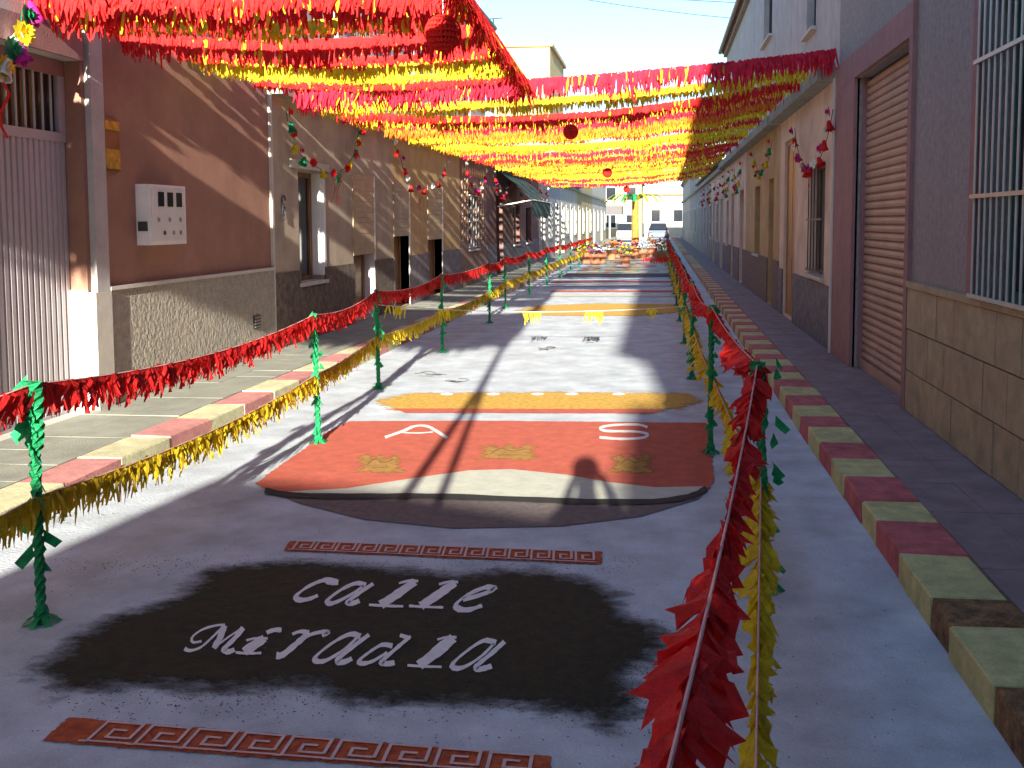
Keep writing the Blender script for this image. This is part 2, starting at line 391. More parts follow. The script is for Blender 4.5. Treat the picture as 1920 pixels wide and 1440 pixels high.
letter('letter_r', [([(548, 1192), (562, 1187), (580, 1188)], 4, 8), ([(580, 1189), (556, 1210), (530, 1231), (518, 1232)], 9, 13), ([(566, 1202), (586, 1192), (606, 1188), (616, 1190), (604, 1196)], 4, 9)])
letter('letter_a', [([(676, 1196), (656, 1192), (624, 1208), (592, 1234), (596, 1243), (614, 1240), (646, 1220), (670, 1198)], 4, 11), ([(692, 1193), (664, 1214), (634, 1239), (642, 1245), (660, 1238)], 7, 12)])
letter('letter_d', [([(736, 1214), (716, 1212), (692, 1226), (674, 1241), (680, 1247), (700, 1242), (726, 1226)], 4, 10), ([(750, 1194), (764, 1198), (770, 1196)], 4, 7), ([(768, 1198), (742, 1220), (716, 1244), (726, 1248), (740, 1246)], 6, 11)])
letter('letter_l', el(772, 1252, 17, h=8))
letter('letter_a', [([(930, 1208), (908, 1204), (880, 1220), (850, 1246), (854, 1256), (874, 1252), (904, 1232), (926, 1210)], 4, 11), ([(946, 1206), (922, 1228), (894, 1252), (900, 1258), (922, 1252)], 7, 12)])

# Greek key bands
def key_band(label, A, B, C, D, n, rim, cells):
    """A near left, B near right, C far right, D far left (pixels)"""
    t = thing('greek_key_carpet', G((A[0]+B[0])/2, (A[1]+B[1])/2), label, 'carpet')
    patch('orange_ground', [A, ((A[0]+B[0])/2, (A[1]+B[1])/2), B, C, ((C[0]+D[0])/2, (C[1]+D[1])/2), D], .004, M_orange, t, rim=rim)
    a, b, c, d = [G(*p) for p in (A, B, C, D)]
    def P(u, v): return (a.lerp(b, u)).lerp(d.lerp(c, u), v)
    def line(mb, pts, wd):
        for p, q in zip(pts, pts[1:]):
            p, q = P(*p), P(*q); dd = (q-p).normalized(); nn = Vector((-dd.y, dd.x, 0))*wd/2; e = dd*wd/2
            mb.add([(*(p-e-nn).xy, .008), (*(q+e-nn).xy, .008), (*(q+e+nn).xy, .008), (*(p-e+nn).xy, .008)], [(0, 1, 2, 3)])
    W_ = (b-a).length; wd = .011
    for k in range(n):
        u0 = cells[0]+(cells[1]-cells[0])*k/n; du = (cells[1]-cells[0])/n
        U = lambda x: u0+du*x
        mb = MB()
        line(mb, [(U(-.02), .10), (U(.12), .10), (U(.12), .90)], wd)
        line(mb, [(U(.12), .90), (U(.92), .90), (U(.92), .30), (U(.42), .30), (U(.42), .60), (U(.68), .60)], wd)
        line(mb, [(U(.12), .10), (U(.98), .10)], wd*.8)
        zz = [v if True else v for v in mb.v]
        mb.v = [(x, y, z+.0005*((i//4) % 4)) for i, (x, y, z) in enumerate(mb.v)]
        mb.build('key_line', M_pinkw, t)
key_band('orange Greek key band at the bottom of the picture, nearest the camera', (75, 1392), (1030, 1462), (1035, 1420), (130, 1347), 9, .035, (.08, .97))
key_band('narrow orange Greek key band between the name carpet and the shield', (530, 1034), (1130, 1060), (1128, 1036), (545, 1015), 14, .04, (.02, .98))

# big shield shaped carpet
sh = thing('shield_carpet', G(900, 900), 'large vermilion shield shaped carpet with letters A and S and a black curved line', 'carpet')
arc_lo = [(478, 908), (560, 945), (680, 975), (850, 992), (1050, 988), (1200, 970), (1310, 937), (1340, 900)]
patch('lower_field', arc_lo, .005, M_brownP, sh)
patch('vermilion_field', [(478, 908), (560, 850), (612, 812), (655, 791), (900, 790), (1325, 794), (1334, 850), (1340, 900), (1330, 918), (1140, 925), (950, 925), (700, 928), (510, 925)], .0065, M_redp, sh, rim=.03)
patch('cream_band', [(500, 926), (650, 918), (780, 898), (880, 884), (960, 882), (1060, 892), (1140, 906), (1230, 916), (1326, 914), (1310, 930), (1240, 943), (1100, 944), (950, 940), (800, 934), (620, 934)], .008, M_creamP, sh)
mb = MB(); pen([(497, 922), (540, 930), (620, 933), (800, 933), (950, 938), (1100, 943), (1220, 943), (1290, 934), (1325, 918)], 9, 9, 0, .0095, mb); mb.build('black_line', M_blk, sh)
mb = MB(); pen([(722, 822), (756, 810), (778, 801), (800, 801), (818, 810), (838, 823)], 3, 7, 0, .0085, mb); pen([(752, 813), (785, 814), (812, 812)], 2, 2.5, 0, .009, mb); mb.build('letter_A', M_ltr, sh)
mb = MB(); pen([(1214, 803), (1195, 798), (1150, 799), (1126, 804), (1138, 810), (1190, 811), (1214, 816), (1204, 823), (1165, 825), (1124, 822)], 4, 4.5, 0, .0085, mb); mb.build('letter_S', M_ltr, sh)
for (cx, cy, hw, hh) in ((712, 872, 48, 19), (952, 850, 62, 15), (1185, 872, 44, 19)):
    pts = [(cx+hw*u, cy+hh*v) for u, v in ((-.8, -.7), (-.45, -.95), (-.25, -.5), (0, -1), (.3, -.5), (.55, -.95), (.85, -.6), (.75, .2), (.95, .8), (.2, .95), (-.4, .8), (-.95, .9), (-.7, .2))]
    patch('gold_figure', pts, .0085, M_gold, sh, rim=.2)
    mb = MB()
    pen([(cx-hw*.5, cy+2), (cx-hw*.2, cy-hh*.45), (cx+hw*.15, cy-hh*.1), (cx+hw*.5, cy-hh*.4)], 1, 2.2, 0, .010, mb); pen([(cx-hw*.3, cy+hh*.4), (cx+hw*.3, cy+hh*.35)], 1, 2, 0, .010, mb)
    mb.build('brown_line', mat('powder_brown', (.2, .09, .02)), sh)
# fallen pigment along the shield's right rim and gold patches further along
t = thing('ochre_carpet', G(1000, 755), 'ochre strewn band with white dashes and a red lower rim beyond the shield', 'carpet')
patch('ochre_band', [(702, 752), (770, 738), (1010, 736), (1290, 738), (1312, 752), (1275, 768), (1000, 771), (738, 770)], .005, M_ochp, t, rim=.35)
patch('red_rim', [(735, 768), (1250, 769), (1225, 777), (760, 776)], .0105, M_redp, t, rim=.05)
for cx in (838, 925, 1008, 1072, 1160):
    patch('white_dash', [(cx+13*math.cos(k*.8), 741+2.6*math.sin(k*.8)) for k in range(8)], .011, M_ltr, t)
t = thing('ochre_carpet', G(1130, 580), 'far ochre strewn band crossing the road where the sunlit salt ends', 'carpet')
patch('ochre_band', [(960, 584), (1010, 573), (1130, 569), (1270, 571), (1282, 585), (1200, 593), (1000, 592)], .005, M_ochp, t, rim=.6)
t = thing('striped_carpet', G(1130, 540), 'faint pink and grey striped carpet beyond the second ochre band', 'carpet')
for (ya, yb, m) in ((545, 548, M_redp), (553, 557, M_creamP), (534, 538, mat('powder_grey', (.4, .4, .43))), (527, 530, M_redp)):
    patch('stripe', [(1030, yb), (1265, yb), (1262, ya), (1038, ya)], .009, m, t, rim=(.12 if m is M_redp else 0))
patch('dark_carpet_edge', [(1052, 520), (1258, 520), (1254, 513), (1062, 513)], .009, mat('powder_navy', (.03, .03, .06), var=.3), label='dark navy line across the road before the flower carpet', cat='carpet')
# dark scribbles on the sunlit salt
for (cx, cy, L, lab) in ((800, 703, 36, 'faint grey scribble on sunlit salt close to the left rail'), (850, 714, 26, 'smaller grey scribble just nearer than the left one'), (1020, 655, 22, 'dark dash on the salt in the middle of the road'), (1108, 640, 18, 'short dark dash farthest along the salt')):
    mb = MB()
    for k in range(6):
        x = cx+random.uniform(-L, L*.4); y = cy+random.uniform(-4, 4); pen([(x, y), (x+L*.4, y+random.uniform(-2, 2)), (x+L*.8, y+random.uniform(-2, 2))], .8, 2, 0, .009, mb)
    tag(mb.build('powder_scribble', mat('powder_midgrey', (.38, .38, .37), var=.3)), lab, 'scribble')
# crumbs of pigment strewn around the near carpets
mb = MB()
for k in range(2600):
    px, py = (random.gauss(1180, 70), random.gauss(1270, 60)) if k % 3 == 0 else (random.uniform(90, 1200), random.choice([random.gauss(1310, 22), random.gauss(1062, 12)]))
    if k % 4 == 0: px, py = random.uniform(50, 1750), random.uniform(800, 1430)
    g = G(px, min(py, 1435)); s = random.uniform(.0012, .004)
    if not -3.2 < g.x < 1.0: continue
    a = random.random()*6
    mb.add([(g.x+s*math.cos(a+q)*1.5, g.y+s*math.sin(a+q), .0045+random.random()*.001) for q in (0, 2.1, 4.2)]+[(g.x, g.y, .0075)], [(0, 1, 3), (1, 2, 3), (2, 0, 3)])
tag(mb.build('pigment_crumbs', mat('powder_crumb', (.06, .055, .045), var=.3)), 'dark pigment crumbs scattered over the salt and road', 'powder', kind='stuff')

# ------------------------------------------------------------ facades
def sbox(side, o0, o1, y0, y1, z0, z1, mb=None):
    mb = mb or MB()
    X = XL if side < 0 else XR; s = 1 if side < 0 else -1
    return mb.box(X+s*o0, X+s*o1, y0, y1, z0, z1)
def facade(side, y0, y1, z0, z1, holes, m, parent, name='wall', t=.28, o=0.0):
    ys = sorted({y0, y1, *[h[0] for h in holes], *[h[1] for h in holes]}); zs = sorted({z0, z1, *[h[2] for h in holes], *[h[3] for h in holes]})
    ys = [y for y in ys if y0 <= y <= y1]; zs = [z for z in zs if z0 <= z <= z1]
    mb = MB()
    for a, b in zip(ys, ys[1:]):
        run = None
        for c, d in zip(zs, zs[1:]):
            my, mz = (a+b)/2, (c+d)/2
            solid = not any(h[0] < my < h[1] and h[2] < mz < h[3] for h in holes)
            if solid:
                run = (run[0], d) if run else (c, d)
            elif run: sbox(side, -t+o, o, a, b, *run, mb); run = None
        if run: sbox(side, -t+o, o, a, b, *run, mb)
        if name == 'dado':
            if mb.v: mb.build(name, m, parent)
            mb = MB()
    if name == 'dado': return
    return mb.build(name, m, parent)
def PX(side, o): return (XL+o) if side < 0 else (XR-o)
def window(side, parent, y0, y1, z0, z1, rec=.12, frame=M_wood, pane=M_glass, sill=True, bars=0, barm=M_metal, fw=.05, label=None):
    mb = MB()
    for a in ((y0, y0+fw, z0, z1), (y1-fw, y1, z0, z1), (y0+fw, y1-fw, z0, z0+fw), (y0+fw, y1-fw, z1-fw, z1)): sbox(side, -rec-.05, -rec, *a, mb)
    sbox(side, -rec-.045, -rec-.005, (y0+y1)/2-.02, (y0+y1)/2+.02, z0+fw, z1-fw, mb)
    w_ = mb.build('window', frame, parent)
    if label: w_['label'] = label
    sbox(side, -rec-.035, -rec-.025, y0+fw-.002, y1-fw+.002, z0+fw-.002, z1-fw+.002).build('pane', pane, w_)
    if sill: sbox(side, -.14, .05, y0-.05, y1+.05, z0-.045, z0-.002).build('sill', M_creamp, w_)
    if bars:
        for k in range(bars):
            y = y0+(y1-y0)*(k+.5)/bars
            MB().tube([(PX(side, .035), y, z0+.03), (PX(side, .035), y, z1-.03)], .008, 6).build('bar', barm, w_)
        for z in (z0+.05, (z0+z1)/2, z1-.05): sbox(side, .025, .045, y0-.02, y1+.02, z-.012, z+.012).build('cross_bar', barm, w_)
    return w_
def door(side, parent, y0, y1, z0, z1, rec=.18, m=M_wood, frame=M_wood, panels=True, blind=None, handle=True):
    d = sbox(side, -rec-.05, -rec, y0+.06, y1-.06, z0, z1-.06).build('door', m, parent)
    mb = MB()
    for a in ((y0, y0+.06, z0, z1), (y1-.06, y1, z0, z1), (y0+.06, y1-.06, z1-.06, z1)): sbox(side, -rec-.06, -rec+.02, *a, mb)
    mb.build('door_frame', frame, d)
    if panels:
        for (a, b) in ((z0+.15, z0+.9), (z0+1.0, z1-.2)):
            for (p, q) in ((y0+.13, (y0+y1)/2-.04), ((y0+y1)/2+.04, y1-.13)):
                if b-a > .1 and q-p > .05: sbox(side, -rec-.003, -rec+.012, p, q, a, b).build('door_panel', m, d)
    sbox(side, -.30, -.002, y0, y1, 0, z0-.004).build('threshold', M_creamp, d)
    if handle: MB().lathe([(0.001, 0), (.02, .01), (.025, .03), (.001, .05)], (PX(side, -rec), y0+.14, z0+1.0), 8, axis='x').build('handle', M_metal, d)
    if blind:
        zb, bm_ = blind
        n = max(4, int((z1-zb)/.075)); mb = MB()
        for k in range(n):
            z = zb+(z1-zb)*k/n; sbox(side, .0, .014-.003*(k % 2), y0-.02, y1+.02, z, z+(z1-zb)/n*.97, mb)
        mb.build('roller_blind', bm_, d)
    return d
def roofing(side, parent, y0, y1, z, depth=6.0, gutter=True, over=.22, m=M_roof):
    r = sbox(side, -depth, over-.04, y0, y1, z, z+.12).build('roof', m, parent)
    sbox(side, -.35, over-.08, y0, y1, z-.09, z-.001).build('eave', M_corn, r)
    if gutter:
        g = MB(); X = PX(side, over+.02); g.tube([(X, y0, z+.06), (X, y1, z+.06)], .065, 8); g.build('gutter', M_gut, r)
    return r
def backs(side, parent, y0, y1, z, depth=6.0):
    mb = MB(); sbox(side, -depth, -depth+.2, y0, y1, 0, z, mb); sbox(side, -depth+.2, -.3, y0+.004, y0+.15, 0, z, mb); sbox(side, -depth+.2, -.3, y1-.15, y1-.004, 0, z, mb)
    mb.build('rear_wall', M_greyw, parent)

# ---- left side
yb = LY(160)                         # far jamb of the garage gate
ya = yb-2.5; gz = LZ(60, 90); split = LZ(60, 236)
ge = thing('house', (XL, ya, 0), 'mauve grey house with the corrugated lilac garage gate at the left edge', 'house', 'houses lining the street')
facade(-1, 3.2, yb, 0, 6.4, [(ya, yb, .0, gz)], M_greyw, ge)
backs(-1, ge, 3.2, yb, 6.4); roofing(-1, ge, 3.2, yb, 6.4)
# surround of the opening
sbox(-1, -.001, .035, ya-.22, yb, gz, gz+.20).build('lintel', M_mauve, ge)
jb = sbox(-1, -.15, -.0, yb+.001, yb+.05, 0.0, gz).build('jamb', M_pink, ge); sbox(-1, -.16, .004, yb-.012, yb, PAV, LZ(150, 546)).build('jamb_base', M_white, ge)
gt = sbox(-1, -.19, -.165, ya, yb-.002, PAV-.05, gz).build('gate', M_dark, ge); gt['label'] = 'lilac corrugated metal gate with a barred upper light'
sbox(-1, -.30, -.002, ya, yb, 0, PAV-.002).build('threshold', M_creamp, ge)
rib = MB()
x0, x1 = PX(-1, -.162), PX(-1, -.135)
rib.add([(x0, 0, 0), (x1, .012, 0), (x1, .052, 0), (x0, .066, 0), (x0, 0, 1), (x1, .012, 1), (x1, .052, 1), (x0, .066, 1)], [(0, 1, 5, 4), (1, 2, 6, 5), (2, 3, 7, 6), (4, 5, 6, 7)])
rm = rib.mesh('corrugated_rib', M_gate)
k = 0; y = ya+.04
while y < yb-.06:
    inst(rm, 'corrugated_rib', gt, (0, y, PAV+.02), (0, 0, 0), (1, 1, split-PAV-.09)); y += .0665
sbox(-1, -.164, -.125, ya+.002, yb-.004, split-.07, split).build('rail', M_gate, gt)
sbox(-1, -.164, -.125, ya+.002, yb-.004, PAV-.02, PAV+.02).build('rail', M_gate, gt)
sbox(-1, -.164, -.125, yb-.085, yb-.004, split+.002, gz-.12).build('stile', M_gate, gt)
sbox(-1, -.164, -.125, ya+.002, yb-.004, gz-.12, gz-.002).build('rail', M_mauve, gt)
bm_ = MB().tube([(PX(-1, -.145), 0, 0), (PX(-1, -.145), 0, 1)], .010, 6).mesh('grille_bar', M_metal)
y = yb-.16
while y > ya: inst(bm_, 'grille_bar', gt, (0, y, split), (0, 0, 0), (1, 1, gz-.12-split)); y -= .105

# rose house
y0, y1 = yb+.052, LY(510); dz = LZ(340, 527)
hs = thing('house', (XL, y0, 0), 'rose coloured house with a rough cream dado and a white meter box', 'house', 'houses lining the street')
facade(-1, y0, y1, 0, 6.4, [], M_pink, hs); backs(-1, hs, y0, y1, 6.4); roofing(-1, hs, y0, y1, 6.4)
sbox(-1, .0, .035, y0+.19, y1-.06, PAV, dz).build('dado', M_cream, hs)
sbox(-1, .0, .055, y0+.19, y1-.06, dz+.001, dz+.03).build('dado_cap', M_creamp, hs)
sbox(-1, .0, .05, y0, y0+.18, dz+.002, 4.2).build('corner_pilaster', M_greyw, hs)
sbox(-1, .0, .06, y0-.045, y0+.185, PAV, dz).build('pilaster_base', M_creamp, hs)
sbox(-1, .0, .03, y1-.055, y1-.003, PAV, 6.4).build('corner_strip', M_creamp, hs)
v = WP(XL, 475, 603); sbox(-1, .036, .05, v.y-.09, v.y+.09, v.z-.07, v.z+.07).build('air_vent', M_dark, hs)
for k in range(4): sbox(-1, .051, .06, v.y-.085, v.y+.085, v.z-.06+.033*k, v.z-.045+.033*k).build('vent_slat', M_corn, hs)
# meter box
a, b = WP(XL, 257, 460), WP(XL, 323, 350)
mx_ = thing('meter_box', (XL, a.y, a.z), 'white electricity meter box with three dark windows on the rose wall', 'meter box')
sbox(-1, .0, .12, a.y, b.y, a.z, b.z).build('case', M_white, mx_)
sbox(-1, .121, .13, a.y+.035, b.y-.035, a.z+.035, b.z-.035).build('door', mat('meter_door', (.70, .68, .62), var=.05, bump=0), mx_)
W_ = b.y-a.y; Hh = b.z-a.z
for k in range(3):
    yy = a.y+W_*(.20+.25*k); sbox(-1, .131, .136, yy, yy+W_*.15, b.z-Hh*.36, b.z-Hh*.12).build('meter_window', M_glass, mx_)
for (u, v_) in ((.2, .42), (.5, .42), (.8, .42), (.35, .2), (.6, .2), (.8, .2)):
    MB().lathe([(.02, 0), (.02, .006), (.001, .007)], (PX(-1, .13), a.y+W_*u, a.z+Hh*v_), 8, axis='x').build('knob', M_gut if (u, v_) == (.35, .2) else M_corn, mx_)
sbox(-1, .02, .10, a.y-.012, a.y-.001, a.z+.12, a.z+.20).build('hinge', M_gut, mx_)
# small amber tile plaque
a, b = WP(XL, 190, 320), WP(XL, 216, 225)
pq = thing('tile_plaque', (XL, a.y, a.z), 'small amber and brown tile plaque beside the grey pilaster', 'plaque')
sbox(-1, 0, .03, a.y, b.y, a.z, b.z).build('back', mat('tile_brown', (.16, .05, .03), var=.3, rough=.3), pq)
sbox(-1, .031, .038, a.y+.01, b.y-.01, a.z+.02, a.z+(b.z-a.z)*.42).build('amber_tile', mat('tile_amber', (.5, .27, .03), var=.3, scale=20, rough=.3), pq)
sbox(-1, .031, .038, a.y+.01, b.y-.01, a.z+(b.z-a.z)*.78, b.z-.02).build('amber_tile', MATS['tile_amber'], pq)

# long beige two storey row
C3 = LZ(640, 217)
def house_left(px0, px1, label, wall, upper, dado, doors=(), wins=(), ups=(), top=6.35, dz=1.0, corn=True, gut=True, y0=None, y1=None):
    y0 = y0 if y0 is not None else LY(px0); y1 = y1 if y1 is not None else LY(px1)
    h = thing('house', (XL, y0, 0), label, 'house', 'houses lining the street')
    holes = [(a, b, c, d) for (a, b, c, d, *_) in list(doors)+list(wins)]
    facade(-1, y0, y1, 0, C3, holes, wall, h)
    if dado:
        facade(-1, y0+.01, y1-.01, PAV, dz, [(a-.001, b+.001, c-.06, d) for (a, b, c, d, *_) in list(doors)+list(wins)], dado, h, 'dado', t=.02, o=.022)
    for (a, b, c, d, kw) in doors: door(-1, h, a, b, c, d, **kw)
    for (a, b, c, d, kw) in wins: window(-1, h, a, b, c, d, **kw)
    if top > C3+.5:
        facade(-1, y0, y1, C3+.001, top, [(a, b, c, d) for (a, b, c, d, *_) in ups], upper, h, 'upper_wall')
        for (a, b, c, d, kw) in ups: window(-1, h, a, b, c, d, **kw)
    if corn: sbox(-1, .0, .16, y0, y1, C3-.02, C3+.10).build('cornice', M_corn, h)
    backs(-1, h, y0, y1, top); roofing(-1, h, y0, y1, top, gutter=gut)
    return h
D0 = PAV+.02
white_reveal = M_creamp
hC = house_left(510.2, 735, 'beige house next to the rose one with narrow dark window and string of paper bells', M_beige, M_greyw, mat('dado_brown', (.16, .12, .09), var=.35, scale=12, bump=.5, bscale=30),
    doors=[(LY(662), LY(700), D0, LZ(680, 328), dict(m=M_wood, blind=(LZ(690, 600)+1.0, M_blind)))],
    wins=[(LY(560), LY(606), LZ(580, 528), LZ(560, 320), dict(frame=M_wood, rec=.16, fw=.06))],
    ups=[(LY(606), LY(640), C3+.75, C3+2.4, dict(frame=M_gut, rec=.1)), ])
for (p, q) in ((606, .07), (700, .07)):   # pale plaster reveals that catch the sun
    y = LY(p)
    zt = LZ(580, 320) if p == 606 else LZ(680, 328)
    sbox(-1, -.15, .012, y-.004, y+q, .9 if p == 606 else D0, zt).build('door_jamb', M_white, hC)
sbox(-1, .0, .03, LY(545), LY(615), LZ(575, 318), LZ(575, 318)+.1).build('window_head', M_creamp, hC)
yD = LY(735)
hD = house_left(735, 862, 'ochre house with tan roller blind pulled down and brown doors', M_ochre, M_greyw, mat('dado_grey', (.20, .18, .20), var=.25, scale=9, bump=.4),
    doors=[(LY(738), LY(766), D0, 2.25, dict(m=M_wood, blind=(1.35, M_beige))), (LY(802), LY(828), D0, 2.3, dict(m=M_wood, blind=(1.25, M_blind)))],
    ups=[(LY(760), LY(780), C3+.8, C3+2.3, dict(frame=M_gut))])
sbox(-1, -.15, .012, LY(766), LY(766)+.08, D0, 2.25).build('door_jamb', M_white, hD); sbox(-1, -.15, .012, LY(828), LY(828)+.1, D0, 2.3).build('door_jamb', M_white, hD)
# corrugated cladding of the upper floor, each sheet rib real
cl = MB(); y = LY(645)
while y < LY(725):
    sbox(-1, .0, .03, y, y+.05, C3+1.2, C3+2.35, cl); y += .11
cl.build('corrugated_sheet', M_corn, hC)
hE = house_left(862, 912, 'brown tiled house with a pale framed window, before the green awning', M_brownw, M_greyw, M_brownw,
    wins=[(LY(878), LY(897), .95, 2.25, dict(frame=M_white, fw=.12, bars=4))], ups=[(LY(872), LY(884), C3+.8, C3+2.2, dict(frame=M_gut))])
# diamond lattice tiles on its wall
lt = MB(); y = LY(863)+.1; ye = LY(911)-.1
while y < ye-.25:
    for r_ in range(6):
        z = 1.15+r_*.29+(.0)
        if not (LY(876) < y < LY(899) and z < 2.35):
            X0, X1 = PX(-1, 0), PX(-1, .02)
            cy, cz, q = y+.14, z+.14, .125
            lt.add([(X1, cy-q, cz), (X1, cy, cz-q), (X1, cy+q, cz), (X1, cy, cz+q), (X0, cy-q, cz), (X0, cy, cz-q), (X0, cy+q, cz), (X0, cy, cz+q)],
                   [(0, 1, 2, 3), (0, 4, 5, 1), (1, 5, 6, 2), (2, 6, 7, 3), (3, 7, 4, 0)])
    y += .29
lt.build('wall_tile', mat('tile_tan', (.42, .27, .17), var=.2, scale=9, rough=.5), hE, kind='stuff')
hF = house_left(912, 1010, 'dark reddish house under the folded green awning', mat('stucco_oxblood', (.20, .10, .085), var=.2, bump=.3, dirt=.2), M_greyw, M_slate,
    doors=[(LY(930), LY(942), D0, 2.3, dict(m=M_gut))], wins=[(LY(962), LY(974), .9, 2.1, dict(frame=M_white)), (LY(986), LY(996), .9, 2.1, dict(frame=M_gut))], top=6.35 if False else C3+.1, corn=False)
# green awning
a = WP(XL, 930, 345)
aw = thing('awning', (XL, LY(928), 2.6), 'dark green sloping awning on white arms on the left side', 'awning')
mb = MB(); ya_, yb_ = LY(932), LY(975)
n = 10
for i in range(n):
    t0, t1 = ya_+(yb_-ya_)*i/n, ya_+(yb_-ya_)*(i+1)/n
    sc = .04*math.sin(i*1.7)
    P_ = [(.02, 2.98), (.5, 2.62+sc*.3), (.95, 2.15+sc*.3), (.97, 1.72+sc)]
    for (o0, z0_), (o1, z1_) in zip(P_, P_[1:]):
        mb.add([(PX(-1, o0), t0, z0_), (PX(-1, o0), t1, z0_), (PX(-1, o1), t1, z1_), (PX(-1, o1), t0, z1_)], [(0, 1, 2, 3)])
mb.build('canvas', mat('awning_green', (.015, .10, .085), var=.2, bump=.1, trans=.15), aw)
for y in (ya_, yb_): MB().tube([(PX(-1, .01), y, 2.0), (PX(-1, .95), y, 2.18)], .018, 6).build('arm', M_white, aw)
MB().tube([(PX(-1, .95), ya_, 2.18), (PX(-1, .95), yb_, 2.18)], .02, 6).build('front_bar', M_white, aw)
def far_house(side, y0, y1, top, wall, label, dado=None, n=3, trim=M_creamp):
    X = XL if side < 0 else XR
    h = thing('house', (X, y0, 0), label, 'house', 'houses lining the street')
    cell = (y1-y0)/n; hol = []
    for k in range(n):
        c = y0+cell*(k+.5)
        hol.append((c-.5, c+.5, D0, 2.3) if k % 2 == 0 else (c-.5, c+.5, .95, 2.25))
        if top > 5: hol.append((c-.45, c+.45, 3.9, 5.4))
    facade(side, y0, y1, 0, top, hol, wall, h)
    for k, (a, b, c, d) in enumerate(hol):
        if c < .5: door(side, h, a, b, c, d, m=random.choice([M_wood, M_woodl, M_gut]), panels=False)
        else: window(side, h, a, b, c, d, frame=random.choice([M_white, M_wood, M_gut]), bars=3 if c < 2 else 0)
        mb = MB(); sbox(side, .0, .025, a-.12, a-.001, c, d, mb); sbox(side, .0, .025, b+.001, b+.12, c, d, mb); sbox(side, .0, .025, a-.12, b+.12, d+.001, d+.12, mb); mb.build('surround', trim, h)
    if dado: facade(side, y0+.01, y1-.01, PAV, .9, [(a-.122, b+.122, c-.1, d) for a, b, c, d in hol], dado, h, 'dado', t=.02, o=.02)
    sbox(side, .0, .14, y0, y1, min(top, 3.25)-.1, min(top, 3.25)+.02).build('cornice', M_corn, h)
    backs(side, h, y0, y1, top); roofing(side, h, y0, y1, top, over=.18)
    return h
yy = LY(1010)
far_house(-1, yy, yy+8, 3.3, M_greyw, 'pale grey single storey house beyond the green awning', n=3)
far_house(-1, yy+8, yy+17, 3.3, mat('stucco_pale', (.55, .50, .40), var=.1, dirt=.15), 'cream single storey house with pale pilasters, far left row', n=4)
far_house(-1, yy+17, yy+29, 5.8, M_yelb, 'pale yellow two storey house at the far end of the left row', n=4)
far_house(-1, yy+29, yy+46, 5.0, mat('stucco_sand', (.5, .45, .36), var=.1), 'sand coloured last house of the left row', n=4)

# ---- right side
sy0, sy1 = RY(1705), RY(1603); sz = RZ(1604, 150)
hR = thing('house', (XR, sy0, 0), 'grey roughcast house with a stone dado, big roller shutter and green barred window', 'house', 'houses lining the street')
wy1 = RY(1838); wz0 = RZ(1836, 566); wy0 = wy1-1.35; fy1 = RY(1568); ty = RY(1720)
facade(1, 3.4, fy1, 0, 6.6, [(sy0, sy1, .0, sz), (wy0, wy1, wz0, 2.95)], M_grey, hR)
backs(1, hR, 3.4, fy1, 6.6); roofing(1, hR, 3.4, fy1, 6.6)
sbox(1, -.02, .035, sy1, fy1-.001, PAV, sz+.002).build('shutter_surround', M_mauve, hR)
sbox(1, -.02, .035, sy0-.11, sy0, PAV, sz+.002).build('shutter_surround', M_mauve, hR)
sbox(1, -.001, .036, sy0-.11, fy1-.001, sz+.004, sz+.26).build('shutter_lintel', M_mauve, hR)
sbox(1, -.26, .0, sy1+.001, sy1+.02, PAV, sz).build('reveal', M_mauve, hR)
st = sbox(1, -.15, -.115, sy0, sy1, PAV-.03, sz).build('roller_shutter', M_dark, hR)
sbox(1, -.30, -.002, sy0, sy1, 0, PAV-.002).build('threshold', M_pave, hR)
slm = MB()
prof = [(-.112, 0), (-.092, .012), (-.086, .036), (-.092, .060), (-.112, .072)]
vs = []
for yq in (0, 1): vs += [(XR-o, yq, z) for (o, z) in prof]
slm.add(vs, [(i, i+1, 5+i+1, 5+i) for i in range(4)]+[(0, 1, 2, 3, 4)])
for v_ in range(len(slm.v)): pass
slmesh = slm.mesh('shutter_slat', M_shut, smooth=False)
z = PAV+.10; 
while z < sz-.03:
    inst(slmesh, 'shutter_slat', st, (0, sy0+.03, z), (0, 0, 0), (1, sy1-sy0-.06, 1)); z += .0745
sbox(1, -.11, -.07, sy0+.03, sy1-.03, PAV+.0, PAV+.095).build('bottom_rail', M_shut, st)
sbox(1, -.11, -.05, sy0, sy0+.03, PAV, sz-.002).build('guide', M_mauve, st); sbox(1, -.11, -.05, sy1-.03, sy1-.001, PAV, sz-.002).build('guide', M_mauve, st)
# stone dado, every slab a piece
dzr = RZ(1715, 540)
tw, th = .42, (dzr-PAV)/3
k = 0; y = sy0-.12
tm = {}
back = sbox(1, .0, .006, 3.42, sy0-.115, PAV, dzr).build('dado_bed', M_joint, hR)
row = 0
while y > 3.5:
    y2 = max(y-tw, 3.42)
    for r_ in range(3):
        yo = (.5*tw if r_ % 2 else 0)
        ya2, yb2 = y-tw+yo, y+yo
        yb2 = min(yb2, sy0-.117); 
        if yb2-ya2 < .05: continue
        sbox(1, .006, .030+random.uniform(-.004, .004), ya2+.005, yb2-.005, PAV+r_*th+.005, PAV+(r_+1)*th-.005).build('stone_tile', M_stone, back)
    y -= tw
sbox(1, .0, .045, 3.42, sy0-.115, dzr+.001, dzr+.05).build('dado_cap', M_stone, hR)
